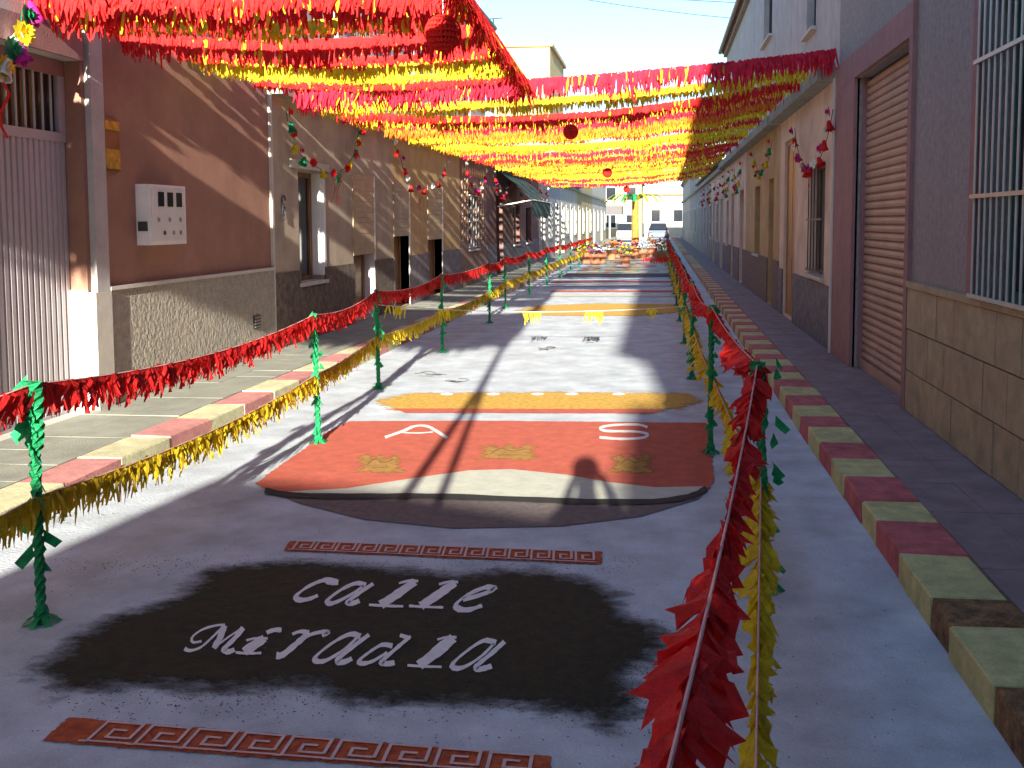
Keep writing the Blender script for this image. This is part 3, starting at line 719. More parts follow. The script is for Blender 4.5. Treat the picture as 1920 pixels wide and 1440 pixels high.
# barred window with mauve surround
wn = window(1, hR, wy0, wy1, wz0, 2.95, rec=.16, frame=M_green_m, sill=False, fw=.07)
wn['label'] = 'dark window behind pale green bars'
mb = MB(); sbox(1, .0, .03, wy1+.001, wy1+.15, wz0, 3.1, mb); sbox(1, .0, .03, wy0-.15, wy0-.001, wz0, 3.1, mb); sbox(1, .0, .03, wy0, wy1, 2.951, 3.1, mb); mb.build('window_surround', M_mauve, hR)
barm = MB().tube([(XR-.05, 0, 0), (XR-.05, 0, 1)], .009, 6).mesh('bar', M_metal)
y = wy0+.05
while y < wy1: inst(barm, 'bar', wn, (0, y, wz0+.02), (0, 0, 0), (1, 1, 2.9-wz0)); y += .105
for z in (wz0+.04, 1.75, 2.55): sbox(1, .055, .07, wy0, wy1, z-.012, z+.012).build('cross_bar', M_metal, wn)

CR = RZ(1500, 190)
def house_right(y0, y1, label, wall, upper, dado, doors=(), wins=(), ups=(), top=6.6, dz=.95):
    h = thing('house', (XR, y0, 0), label, 'house', 'houses lining the street')
    hol = [tuple(q[:4]) for q in list(doors)+list(wins)]
    facade(1, y0, y1, 0, CR, hol, wall, h)
    if dado: facade(1, y0+.01, y1-.01, PAV, dz, [(a-.001, b+.001, c-.06, d) for (a, b, c, d) in hol], dado, h, 'dado', t=.02, o=.022)
    for (a, b, c, d, kw) in doors: door(1, h, a, b, c, d, **kw)
    for (a, b, c, d, kw) in wins: window(1, h, a, b, c, d, **kw)
    facade(1, y0, y1, CR+.001, top, [tuple(q[:4]) for q in ups], upper, h, 'upper_wall', o=-.02)
    for (a, b, c, d, kw) in ups: window(1, h, a, b, c, d, **kw)
    sbox(1, .0, .20, y0+.25, y1, CR-.10, CR+.05).build('cornice', M_corn, h)
    backs(1, h, y0, y1, top); roofing(1, h, y0, y1, top, over=.16)
    return h
dR = RZ(1530, 528)
h1 = house_right(fy1, RY(1462), 'peach house with dark stone dado, narrow window and paper bells, next to the shutter', M_peach, M_greyw, M_slate,
    doors=[(RY(1490), RY(1470), D0, RZ(1480, 262), dict(m=M_woodl, frame=M_woodl, rec=.06))],
    wins=[(RY(1546), RY(1518), RZ(1530, 520)+.03, RZ(1530, 308), dict(frame=M_wood, rec=.10, bars=5, barm=M_gut))],
    ups=[(RY(1520), RY(1503), RZ(1510, 70), RZ(1510, 70)+1.5, dict(frame=M_gut))], dz=dR)
sbox(1, .0, .05, fy1+.002, fy1+.10, PAV, CR-.11).build('downpipe_strip', M_creamp, h1)
h2 = house_right(RY(1462), RY(1398), 'peach and ochre house after the wooden door on the right side', M_ochre, M_greyw, mat('dado_brown2', (.2, .13, .11), var=.35, scale=12, bump=.4),
    doors=[(RY(1450), RY(1441), D0, 2.35, dict(m=M_woodl))], wins=[(RY(1425), RY(1415), .95, 2.3, dict(frame=M_gut))],
    ups=[(RY(1440), RY(1425), RZ(1432, 95)+.1, RZ(1432, 95)+1.7, dict(frame=M_gut))])
h3 = house_right(RY(1398), RY(1358), 'peach house with two brown doors, third beyond the shutter on the right', M_peach, M_greyw, mat('dado_mauve', (.2, .15, .15), var=.3, scale=12, bump=.4),
    doors=[(RY(1394), RY(1387), D0, 2.35, dict(m=M_wood)), (RY(1376), RY(1371), D0, 2.35, dict(m=M_woodl))], wins=[(RY(1366), RY(1362), .95, 2.2, dict(frame=M_gut))])
yy = RY(1358)
far_house(1, yy, yy+9, 3.35, M_peach, 'low peach house with brown doors where the right roofline drops', M_slate, n=4)
far_house(1, yy+9, yy+20, 3.35, mat('stucco_mauvegrey', (.35, .28, .29), var=.12, dirt=.2), 'low mauve grey house further along the right row', n=4)
far_house(1, yy+20, yy+36, 4.6, mat('stucco_bluegrey', (.30, .33, .36), var=.12, dirt=.2), 'blue grey house near the far end of the right row', n=5)
far_house(1, yy+36, yy+58, 4.6, M_greyw, 'pale last house of the right row', n=5)

# rows behind the camera (they shade the near road)
for side, lab, a, b, tp in ((-1, 'grey house on the left behind the photographer', -40, 3.19, 6.4), (1, 'taller grey house on the right behind the photographer', -15.5, 3.39, 6.85), (1, 'lower grey house on the right well behind the photographer', -45, -15.51, 5.95)):
    h = thing('house', (XL if side < 0 else XR, a, 0), lab, 'house')
    hol = [(k, k+1.0, .9, 2.2) for k in range(int(a)+4, int(b)-1, 5)]
    facade(side, a, b, 0, tp, hol, M_greyw if side < 0 else M_grey, h)
    for q in hol: window(side, h, *q)
    backs(side, h, a, b, tp); roofing(side, h, a, b, tp)

# ---- end of the street
def block(x0, x1, y0, y1, top, m, label, nx=3, nz=2, roofm=M_roof):
    h = thing('building', ((x0+x1)/2, y0, 0), label, 'building')
    MB().box(x0, x1, y0, y1, 0, top).build('wall', m, h)
    MB().box(x0-.2, x1+.2, y0-.2, y1+.2, top, top+.25).build('roof', roofm, h)
    for i in range(nx):
        for k in range(nz):
            cx = x0+(x1-x0)*(i+.5)/nx; z0_ = top*(k+.35)/nz
            w_ = MB().box(cx-.55, cx+.55, y0-.06, y0-.001, z0_, z0_+1.4).build('window', M_white, h)
            MB().box(cx-.45, cx+.45, y0-.075, y0-.061, z0_+.1, z0_+1.3).build('pane', M_glass, w_)
    return h
block(-11.5, -7.6, 70, 80, AT(1000, 88, 70).z, M_yelb, 'tall pale yellow building rising behind the left roofs', nx=0, roofm=M_yelb)
block(-9.5, -1.8, 97, 106, 5.2, M_yelb, 'sunlit pale yellow house closing the street at its far end', nx=4)
block(-1.6, 5.2, 104, 112, 4.2, mat('white_render', (.40, .37, .31), var=.06), 'sunlit white house closing the street on the right', nx=3, nz=1)
# shop canopy at the end
a = AT(1121, 386, 88); b = AT(1166, 402, 88)
cp = thing('shop_canopy', ((a.x+b.x)/2, 88, 0), 'dark grey shop canopy on posts at the end of the street', 'canopy')
MB().box(a.x, b.x, 88, 91, b.z, a.z).build('fascia', mat('canopy_grey', (.12, .11, .11)), cp)
for x in (a.x+.1, (a.x+b.x)/2, b.x-.1): MB().box(x-.06, x+.06, 88.05, 88.2, 0, b.z-.002).build('post', M_white, cp)

# aerial on the yellow building and the overhead cables
p = AT(925, 36, 40)
an = thing('roof_aerial', (p.x, 40, 0), 'small television aerial above the left roofline', 'aerial')
MB().tube([(p.x, 40, 6.3), (p.x, 40, p.z)], .03, 6).build('mast', M_wire, an)
MB().tube([(p.x-.35, 40, p.z), (p.x+.35, 40, p.z+.04)], .02, 6).build('crossbar', M_wire, an)
def cable(pts_px, label, r=.02):
    q = [AT(*p) for p in pts_px]
    tag(MB().tube(q, r, 6).build('overhead_cable', M_wire), label, 'cable')
cable([(1040, -10, 34), (1180, 12, 34), (1300, 27, 34), (1392, 36, 34)], 'upper overhead cable sagging across the sky to the right roof', .012)
cable([(1095, -14, 26), (1250, -2, 26), (1400, 6, 26)], 'thin overhead cable at the top edge of the sky', .010)

# ------------------------------------------------------------ garlands
def catenary(a, b, sag, n):
    a, b = Vector(a), Vector(b)
    return [a.lerp(b, i/n)-Vector((0, 0, sag*4*(i/n)*(1-i/n))) for i in range(n+1)]
def strip_verts(p, d, L, wd, out, curl, droop):
    """one crepe tongue hanging from p; d along the cord, out = sideways throw, droop = along-cord slant"""
    side = Vector((-d.y, d.x, 0)).normalized()
    q0, q1 = p-d*wd*.5, p+d*wd*.5
    m_ = side*out*.55+d*droop*.5-Vector((0, 0, L*.55)); e = side*(out+curl)+d*droop-Vector((0, 0, L))
    wm_ = wd*.55; we = wd*random.uniform(.1, .35)
    tw = side*random.uniform(-.3, .3)*wd
    return [q0, q1, p+m_+d*wm_+tw, p+m_-d*wm_-tw, p+e+d*we-tw, p+e-d*we+tw]
SF = [(0, 1, 2, 3), (3, 2, 4, 5)]
def garland(name, label, pts, m, drop, parent=None, step=.017, layers=2, wind=0.0, cord=None, group=None, cr=.003, spread=.35, mats=None, wd=.022):
    g = thing(name, pts[0], label, 'garland', group)
    MB().tube(pts, cr, 5).build('cord', cord or m, g)
    mb = MB(); acc = 0
    for a, b in zip(pts, pts[1:]):
        L = (b-a).length; d = (b-a).normalized(); n = max(1, int(L/step))
        for i in range(n):
            p = a.lerp(b, i/n)
            for k in range(layers):
                dr = drop*random.uniform(.4, 1.15)*(1+.18*math.sin(acc*5.3+i*.11))
                ph = math.sin(acc*1.9+k)*.35+math.sin(acc*.63+1.3*k)*.3
                mi = 0
                if mats and random.random() < .06+.07*math.sin(acc*2.3+a.y*7): mi = 1
                mb.add(strip_verts(p+Vector((0, 0, random.uniform(0, .03))), d, dr, wd*random.uniform(.7, 1.3), dr*spread*(random.uniform(-1, 1)+ph), random.uniform(-.02, .02), wind*dr+random.uniform(-.25, .25)*dr), SF, mi)
        acc += L
    mb.build('paper_fringe', [m]+(mats or []), g, kind='stuff')
    return g
ORD = ['first', 'second', 'third', 'fourth', 'fifth', 'sixth', 'seventh', 'eighth', 'ninth', 'tenth', 'eleventh', 'twelfth', 'thirteenth', 'fourteenth', 'fifteenth', 'sixteenth', 'seventeenth', 'eighteenth', 'nineteenth', 'twentieth',
       'twenty-first', 'twenty-second', 'twenty-third', 'twenty-fourth', 'twenty-fifth', 'twenty-sixth', 'twenty-seventh', 'twenty-eighth', 'twenty-ninth', 'thirtieth', 'thirty-first', 'thirty-second', 'thirty-third', 'thirty-fourth', 'thirty-fifth', 'thirty-sixth', 'thirty-seventh', 'thirty-eighth', 'thirty-ninth', 'fortieth']
Y1 = RY(1568)+.05
P1 = AT(988, 152, Y1)
# the lengthwise rope that carries the short garlands of the left half
P0 = Vector((-1.02, .3, 3.22))
rope = catenary(P0, P1, .05, 24)
garland('rope_garland', 'thick red garland running lengthwise from the top edge down to the first crossing garland', rope, M_red, .20, layers=4, spread=.45, mats=[M_yel], cord=M_cord, cr=.008)
def rope_at(Y):
    for a, b in zip(rope, rope[1:]):
        if a.y <= Y <= b.y: return a.lerp(b, (Y-a.y)/(b.y-a.y))
    return rope[-1]
shorts = [(y, 'r' if i % 2 else 'y', .30) for i, y in enumerate([.7+.32*k for k in range(14)])]
vis = [(6.75, 'r', .15), (7.0, 'r', .2), (7.3, 'y', .12), (7.55, 'r', .10), (8.0, 'r', .19), (8.55, 'r', .10), (9.05, 'r', .09), (9.3, 'y', .15), (9.8, 'y', .13), (10.3, 'y', .08), (10.7, 'r', .11)]
for (Y, c, dr) in shorts:
    e = rope_at(Y+.05); a = Vector((XL+.03, Y, 3.17+random.uniform(-.04, .04)))
    garland('paper_garland', 'short %s garland overhead, out of the picture above the left pavement' % ('red' if c == 'r' else 'yellow'), catenary(a, e, .10, 8), M_red if c == 'r' else M_yel, dr, group='short garlands of the left half')
for i, (Y, c, dr) in enumerate(vis):
    e = rope_at(Y+.05); a = Vector((XL+.03, Y, 3.13+random.uniform(-.03, .03)))
    garland('paper_garland', '%s fringed short garland of the left half, %s from the top of the picture' % ('red' if c == 'r' else 'yellow', ORD[i]), catenary(a, e, random.uniform(.02, .12), 12), M_red if c == 'r' else M_yel, dr,
            group='short garlands of the left half', mats=[M_yel if c == 'r' else M_or], layers=3)
# full width crossings
Y = Y1; i = 0
while Y < 41:
    red = i % 2 == 0
    zr = RZ(1565, 103) if i == 0 else CR+.13+random.uniform(-.03, .03)
    zl = C3+.02+random.uniform(-.05, .03)
    a = Vector((XL+.18, Y+random.uniform(-.1, .1), zl)); b = Vector((XR-(.03 if i == 0 else .21), Y+random.uniform(-.1, .1), zr))
    if i == 0:
        pts = catenary(a, P1, .03, 9)+catenary(P1, b, .03, 9)[1:]
    else: pts = catenary(a, b, random.uniform(.10, .26), 16)
    m = (M_red if i % 4 else M_red2) if red else M_yel
    if i > 3 and i % 5 == 0: m = M_or
    nm = 'orange' if m is M_or else ('red' if red else 'yellow')
    far = Y > 24
    garland('paper_garland', '%s fringed garland across the street, %s full-width one from the camera' % (nm, ORD[i]), pts, m, .24 if i == 0 else random.uniform(.13, .17) if i < 9 else random.uniform(.11, .15), step=.035 if far else .018,
            layers=4 if not far else 3, group='full-width garlands', mats=[M_yel if red else M_or], wd=.036 if far else .019, spread=.7)
    Y += random.uniform(.70, .86) if i < 8 else random.uniform(.85, 1.0); i += 1

# honeycomb paper balls
def ball(c, r, label, cord_top):
    t = thing('paper_ball', c, label, 'paper ball', 'red honeycomb paper balls')
    mb = MB(); n = 26
    for k in range(n):
        a = 2*math.pi*k/n; q = 10; vs = [(c[0], c[1], c[2]-r*.98), (c[0], c[1], c[2]+r*.98)]
        arc = [(c[0]+math.cos(a)*r*math.sin(math.pi*j/q), c[1]+math.sin(a)*r*math.sin(math.pi*j/q), c[2]-r*math.cos(math.pi*j/q)) for j in range(1, q)]
        mb.add([vs[0]]+arc+[vs[1]], [tuple(range(q+1))])
        # honeycomb web joining neighbouring fins
        a2 = 2*math.pi*(k+1)/n; am = (a+a2)/2
        for j in range(1, q-1):
            def pt(aa, jj, rr): return (c[0]+math.cos(aa)*rr*math.sin(math.pi*jj/q), c[1]+math.sin(aa)*rr*math.sin(math.pi*jj/q), c[2]-rr*math.cos(math.pi*jj/q))
            mb.add([pt(a, j, r*.985), pt(am, j+.5, r*.93), pt(a, j+1, r*.985)], [(0, 1, 2)]); mb.add([pt(a2, j, r*.985), pt(am, j+.5, r*.93), pt(a2, j+1, r*.985)], [(0, 1, 2)])
            mb.add([pt(a, j+.0, r*.985), pt(a2, j, r*.985), pt(am, j+.5, r*.93)], [(0, 1, 2)])
    mb.build('honeycomb', mat('tissue_red', (.92, .03, .02), var=.1, scale=8, bump=.1, trans=.35), t)
    MB().tube([(c[0], c[1], c[2]+r), (c[0], c[1], cord_top)], .004, 5).build('hanging_cord', M_cordw, t)
c = AT(831, 62, 6.45); ball(tuple(c), .118, 'largest red honeycomb ball hanging at the top beside the sky', rope_at(6.45).z)
c = AT(1070, 247, 13.6); ball(tuple(c), .105, 'middle sized red paper ball hanging in the centre of the crossing garlands', c.z+.32)
c = AT(1139, 324, 23.5); ball(tuple(c), .115, 'small red paper ball below the farthest garlands', c.z+.35)
c = AT(1175, 355, 38); ball(tuple(c), .13, 'smallest red paper ball hanging over the far end', c.z+.35)

# ------------------------------------------------------------ side rails of posts and garlands
def post(x, y, h, label, group, near=False, lx=None):
    t = thing('garland_post', (x, y, 0), label, 'post', group)
    lean = (random.uniform(-.02, .02), random.uniform(-.02, .02))
    if lx is not None: lean = (lx, 0)
    top = (x+lean[0], y+lean[1], h)
    MB().tube([(x, y, 0), top], .011, 7).build('pole', M_grnd, t)
    # crepe ribbon wound round the pole
    mb = MB(); n = 60 if near else 26; prev = None
    for i in range(n+1):
        u = i/n; a = u*16*math.pi*.6
        r_ = .013+.008*abs(math.sin(i*1.3+x*9))+.006*random.random()
        if near and y < 5 and u > .72: r_ += .016
        if near and u < .06: r_ += .010
        cx = x+lean[0]*u; cy = y+lean[1]*u
        ring = [(cx+r_*math.cos(a+q), cy+r_*math.sin(a+q), u*h+random.uniform(-.004, .004)) for q in (0, 1.26, 2.51, 3.77, 5.03)]
        if prev:
            mb.add(prev+ring, [(k, (k+1) % 5, 5+(k+1) % 5, 5+k) for k in range(5)])
        prev = ring
    mb.build('ribbon_wrap', M_grn, t)
    # loose ribbon tails
    mb = MB()
    for k in range(16 if near else 9):
        z = random.uniform(.1, h); a = random.uniform(0, 6.28); L = random.uniform(.02, .05)*(1.4 if y < 5 else 1); d = Vector((math.cos(a), math.sin(a), 0)); s_ = Vector((-d.y, d.x, 0))
        p = Vector((x, y, z))+d*.02
        mb.add([p-s_*.008+Vector((0, 0, .03)), p+s_*.008+Vector((0, 0, -.02)), p+d*L*.7+s_*.012-Vector((0, 0, L*.9)), p+d*L-s_*.012-Vector((0, 0, L*.5))], [(0, 1, 2, 3)])
    for k in range(7):   # tuft at the foot
        a = k*.9+x; d = Vector((math.cos(a), math.sin(a), 0)); s_ = Vector((-d.y, d.x, 0)); p = Vector((x, y, .05))
        mb.add([p-s_*.012, p+s_*.012, p+d*.075+s_*.015-Vector((0, 0, .046)), p+d*.065-s_*.015-Vector((0, 0, .046))], [(0, 1, 2, 3)])
    mb.build('ribbon_tails', M_grn, t, kind='stuff')
    return Vector(top)
Lp = [(-2.40, .8)]+[tuple(G(*p)[:2]) for p in ((78, 1168), (597, 831), (710, 729), (830, 661), (918, 606), (948, 578))]
while Lp[-1][1] < 40: Lp.append((Lp[-1][0]+.0, Lp[-1][1]+3.4))
Rp = [(-.10, .42)]+[tuple(G(*p)[:2]) for p in ((1440, 1106), (1332, 850), (1297, 711))]
while Rp[-1][1] < 40: Rp.append((Rp[-1][0]-.005, Rp[-1][1]+3.0))
def rail(Ps, side, hs):
    tops = []
    sd = 'left' if side < 0 else 'right'
    for i, (x, y) in enumerate(Ps):
        h = hs[i] if i < len(hs) else .97
        lab = ('green ribbon-wrapped post of the %s rail just below the picture' % sd) if i == 0 else 'green ribbon-wrapped post, %s of the %s rail counted from the camera' % (ORD[i-1], sd)
        tops.append(post(x, y, h, lab, 'posts of the %s rail' % sd, near=i < 4, lx=-.06 if side > 0 and i == 1 else None))
    return tops
TL = rail(Lp, -1, [.96, .975, .945, .955, .965, .97, .97])
TR = rail(Rp, 1, [.97, 1.0, 1.03, 1.0])
tongues = {}
def tongue_meshes(m, key, L, wd, flap):
    """crepe strips: narrow slanted tails, or broad torn flaps for the garland seen end-on"""
    out = []
    for k in range(9):
        mb = MB(); n = 4; vs = []; ang = random.uniform(-.5, .5)
        w1 = wd*random.uniform(.8, 1.2); sl = random.uniform(-.3, .3) if flap else random.uniform(-.55, -.05)
        if flap:
            lobes = 4
            top = [(0, (j/lobes-.5)*w1, 0) for j in range(lobes+1)]
            mid = [(.10*L*math.sin(j*2+k), (j/lobes-.5)*w1*1.12, -L*.5) for j in range(lobes+1)]
            bot = [(.16*L*math.sin(j*1.7+k*2), (j/lobes-.5)*w1*1.15+sl*L*.4, -L*(1.0 if (j+k) % 2 else .72)*random.uniform(.85, 1.1)) for j in range(lobes+1)]
            q = lobes+1; mb.add(top+mid+bot, [(j, j+1, q+j+1, q+j) for j in range(lobes)]+[(q+j, q+j+1, 2*q+j+1, 2*q+j) for j in range(lobes)])
        else:
            for i in range(n+1):
                t = i/n; ww = w1*(1-.25*t) if i < n else w1*.35
                off = .22*L*math.sin(t*2.2+k)*.6; tw = ang*t*1.6; cy = sl*L*t*(.6+.6*t)
                vs += [(off-math.sin(tw)*ww/2, cy-math.cos(tw)*ww/2, -L*t), (off+math.sin(tw)*ww/2, cy+math.cos(tw)*ww/2, -L*t*(1-.05*k/7)-.004*math.sin(k+i))]
            mb.add(vs, [(2*i, 2*i+1, 2*i+3, 2*i+2) for i in range(n)])
        out.append(mb.mesh('paper_strip', m))
    return out
def rail_garland(name, label, tops, zf, sag, m, L, wd, nearY, spread, wind=-.35, cord=M_cord, group=None, step=.02, cr=.0035, flap=False, y0=3.0):
    pts = []
    for a, b in zip(tops, tops[1:]):
        a = Vector((a.x, a.y, a.z*zf)); b = Vector((b.x, b.y, b.z*zf))
        pts += catenary(a, b, sag*random.uniform(.6, 1.3)*(b-a).length/3, 10)[:-1]
    pts.append(Vector((tops[-1].x, tops[-1].y, tops[-1].z*zf)))
    g = thing(name, pts[0], label, 'garland', group)
    MB().tube(pts, cr, 5).build('cord', cord, g)
    # gathered paper band just under the cord
    bnd = MB()
    for a, b in zip(pts, pts[1:]):
        k = 5
        for i in range(k):
            p, q = a.lerp(b, i/k), a.lerp(b, (i+1)/k)
            o1, o2 = .006*math.sin(p.y*60), .006*math.sin(q.y*60)
            bnd.add([p+Vector((o1, 0, .004)), q+Vector((o2, 0, .004)), q+Vector((-o2, 0, -L*.45)), p+Vector((-o1, 0, -L*.45))], [(0, 1, 2, 3)])
    bnd.build('paper_band', m, g)
    ms = tongue_meshes(m, label, L, wd, flap); fr = MB(); cnt = 0
    for a, b in zip(pts, pts[1:]):
        d = (b-a).normalized(); n = max(1, int((b-a).length/step)); yaw = math.atan2(d.y, d.x)-math.pi/2
        for i in range(n):
            p = a.lerp(b, (i+random.uniform(-.3, .3))/n)
            if p.y < .6: continue
            gust = math.sin(p.y*1.7)*.5+math.sin(p.y*4.1)*.3
            if y0 < p.y < nearY and cnt < 300:
                sgn = 1 if cnt % 2 else -1
                for rep in range(2 if (flap and cnt < 150) else 1):
                    o = inst(random.choice(ms), 'paper_strip', g, p-Vector((0, 0, random.uniform(0, .012))), (random.uniform(-.25, .25)+wind*.6, sgn*spread*random.uniform(.15, 1.0)*(1+.55*gust)+gust*.35, yaw+random.uniform(-.35, .35)),
                         (1, random.uniform(.7, 1.4), random.uniform(.55, 1.15)*(1+.3*gust))); cnt += 1; sgn = -sgn
            if True:
                for k in range(0 if flap and p.y < nearY else 2):
                    dr = L*random.uniform(.6, 1.1)
                    fr.add(strip_verts(p, d, dr, wd*random.uniform(.6, 1.1), dr*spread*random.uniform(-1, 1), 0, -abs(wind)*dr*random.uniform(.2, 1.4)), SF)
    fr.build('paper_fringe', m, g, kind='stuff')
    return g
rail_garland('rail_garland', 'red fringed paper garland strung along the tops of the left posts', TL, .99, .06, M_red, .135, .026, 10.5, .35, group='rail garlands', step=.021)
rail_garland('rail_garland', 'gold fringed paper garland strung half way up the left posts', TL, .53, .045, M_yelo, .135, .024, 10.0, .35, group='rail garlands', step=.021)
rail_garland('rail_garland', 'red paper garland along the tops of the right posts, big flaps in the foreground', TR, .99, .05, M_red, .108, .115, 9.5, .8, group='rail garlands', wind=0.0, step=.06, flap=True, y0=.6)
rail_garland('rail_garland', 'yellow paper garland half way up the right posts', [Vector((.04, .42, .9))]+[Vector((v.x+.02, v.y-.02, v.z)) for v in TR[1:]], .50, .04, M_yelo, .12, .085, 8.5, .8, group='rail garlands', wind=0.0, step=.05, flap=True, y0=.6)
# low cross cord with yellow bunches
Yc = G(1112, 592, .5).y
cr_ = catenary((-3.45, Yc, .62), (.3, Yc, .62), .08, 20)
g = thing('bunch_garland', cr_[0], 'low crossing cord with a few yellow paper bunches over the second ochre band', 'garland')
MB().tube(cr_, .004, 5).build('cord', M_cordw, g)
for px in (735, 752, 832, 990, 1010, 1108, 1120, 1222):
    x = AT(px, 590, Yc).x; t_ = (x+3.45)/3.75; zz = .62-.08*4*t_*(1-t_)
    mb = MB()
    for k in range(9):
        p = Vector((x+random.uniform(-.06, .06), Yc, zz)); mb.add(strip_verts(p, Vector((1, 0, 0)), random.uniform(.04, .16), .016, random.uniform(-.05, .05), 0, random.uniform(-.04, .04)), SF)
    mb.build('paper_bunch', M_yel, g)
# far closing garland
e0, e1 = Vector((-.55, 17.2, .9)), Vector((.30, 17.0, .97))
garland('paper_garland', 'very short red garland sticking out from the right rail far ahead', catenary(Vector((-.30, 18.9, .90)), Vector((.3, 18.9, .95)), .02, 6), M_red, .08, step=.03)

# ------------------------------------------------------------ festoons of paper bells on the facades
BM = {}
def bell_mesh(c, m):
    if c in BM: return BM[c]
    mb = MB().lathe([(.004, .0), (.018, -.01), (.03, -.04), (.036, -.08), (.056, -.115), (.048, -.112), (.03, -.06), (.004, -.02)], (0, 0, 0), 10)
    mb.lathe([(.001, -.10), (.014, -.11), (.014, -.13), (.001, -.14)], (0, 0, 0), 6)
    BM[c] = mb.mesh('paper_bell', m, True); return BM[c]
def flower_mesh(c, m):
    if c in BM: return BM[c]
    mb = MB()
    for ring, (n, r_, z, tl) in enumerate(((9, .06, 0, .2), (7, .045, .015, .6), (5, .03, .03, 1.0))):
        for k in range(n):
            a = 2*math.pi*k/n+ring*.4; d = Vector((math.cos(a), math.sin(a), tl)).normalized(); s_ = Vector((-math.sin(a), math.cos(a), 0))
            p = Vector((0, 0, z-.02)); mb.add([p, p+d*r_*.6+s_*r_*.45, p+d*r_*1.15, p+d*r_*.6-s_*r_*.45], [(0, 1, 2, 3)])
    BM[c] = mb.mesh('paper_flower', m); return BM[c]
cyc = [('w', M_white), ('r', M_red), ('y', M_yel), ('m', M_mag), ('r', M_red), ('g', M_grn)]
def festoon(side, pts, label, n, big=1.0):
    pts = [Vector(p) for p in pts]
    q = []
    for i in range(len(pts)-1):
        p0 = pts[max(i-1, 0)]; p1 = pts[i]; p2 = pts[i+1]; p3 = pts[min(i+2, len(pts)-1)]
        for k in range(8):
            t = k/8; q.append(.5*((2*p1)+(p2-p0)*t+(2*p0-5*p1+4*p2-p3)*t*t+(-p0+3*p1-3*p2+p3)*t**3))
    q.append(pts[-1])
    f = thing('festoon', q[0], label, 'festoon', 'festoons of paper ornaments on the house fronts')
    MB().tube(q, .005, 5).build('cord', M_grnd, f)
    o = 1 if side < 0 else -1
    n = int(n*1.7); big *= .8
    for k in range(n):
        u = (k+.4)/n*(len(q)-1); i = int(u); p = q[i].lerp(q[min(i+1, len(q)-1)], u-i)
        c, m = cyc[(k*7+k//2+int(abs(q[0].y)*3)) % 6]
        if k % 2: inst(bell_mesh('b'+c, m), 'paper_bell', f, p+Vector((o*.03, 0, 0)), (random.uniform(-.5, .5), random.uniform(-.5, .5), random.random()*6), (big*1.25,)*3)
        else: inst(flower_mesh('f'+c, m), 'paper_flower', f, p+Vector((o*.05, 0, 0)), (math.pi/2+random.uniform(-.3, .3), 0, o*math.pi/2+random.uniform(-.4, .4)), (big*1.3,)*3)
    for k in range(3):   # streamers from the lowest ornament
        low = min(q, key=lambda v: v.z)+Vector((o*.05, (k-1)*.12, 0)); c, m = cyc[(1, 5, 1)[k]]
        mb = MB(); L = random.uniform(.25, .42)
        prev = low
        for j in range(5):
            nx_ = low+Vector((.02*math.sin(j+k), .03*math.sin(j*1.3+k), -L*(j+1)/5)); mb.add([prev-Vector((0, .018, 0)), prev+Vector((0, .018, 0)), nx_+Vector((0, .018, 0)), nx_-Vector((0, .018, 0))], [(0, 1, 2, 3)]); prev = nx_
        mb.build('streamer', m, f)
    return f
def wl(side, o, *pxs): return [WP(PX(side, o), *p) for p in pxs]
festoon(-1, wl(-1, .08, (536, 205), (548, 262), (575, 300), (628, 326), (660, 296), (668, 262), (682, 235)), 'festoon of paper bells looped over the narrow dark window of the beige house', 11)
festoon(-1, wl(-1, .08, (734, 262), (752, 300), (765, 345), (800, 352), (826, 330), (838, 300)), 'festoon of dark green and red paper flowers over the ochre house door', 8)
festoon(-1, wl(-1, .10, (60, -40), (42, 20), (38, 55), (16, 85), (4, 120), (-30, 150)), 'festoon of large paper ornaments over the garage gate at the left edge', 6, big=1.3)
festoon(1, wl(1, .08, (1562, 205), (1550, 262), (1530, 310), (1512, 312), (1497, 285), (1490, 240)), 'festoon of paper bells over the narrow window of the peach house', 10)
festoon(1, wl(1, .08, (1448, 262), (1441, 300), (1430, 322), (1420, 318), (1412, 285)), 'festoon of red and dark paper flowers, second on the right side', 8)
for k, y in enumerate((22.2, 26.0, 30.5, 36.0)):
    a = [(PX(-1, .08), y, 2.9), (PX(-1, .1), y+.5, 2.5), (PX(-1, .1), y+1.4, 2.3), (PX(-1, .1), y+2.2, 2.5), (PX(-1, .08), y+2.7, 2.9)]
    festoon(-1, a, 'far festoon on the left fronts, %s after the ochre house' % ORD[k], 8)
for k, y in enumerate((23.5, 27.5, 32.0, 37.5, 43.0)):
    a = [(PX(1, .08), y, 2.95), (PX(1, .1), y+.5, 2.55), (PX(1, .1), y+1.3, 2.35), (PX(1, .1), y+2.1, 2.55), (PX(1, .08), y+2.6, 2.95)]
    festoon(1, a, 'far festoon on the right fronts, %s beyond the ochre and peach house' % ORD[k], 8)
# wrought iron number ornament on the beige house
c = WP(XL, 529, 392); t = thing('house_number', (XL, c.y, c.z), 'black wrought iron house number ornament left of the narrow window', 'ornament')
for dzz, r_ in ((.10, .055), (-.02, .05)):
    MB().tube([(XL+.02, c.y+r_*math.cos(a/10*6.28), c.z+dzz+r_*math.sin(a/10*6.28)) for a in range(9)], .009, 5).build('scroll', M_wire, t)
MB().tube([(XL+.02, c.y-.05, c.z+.12), (XL+.02, c.y+.03, c.z-.14)], .009, 5).build('stem', M_wire, t)

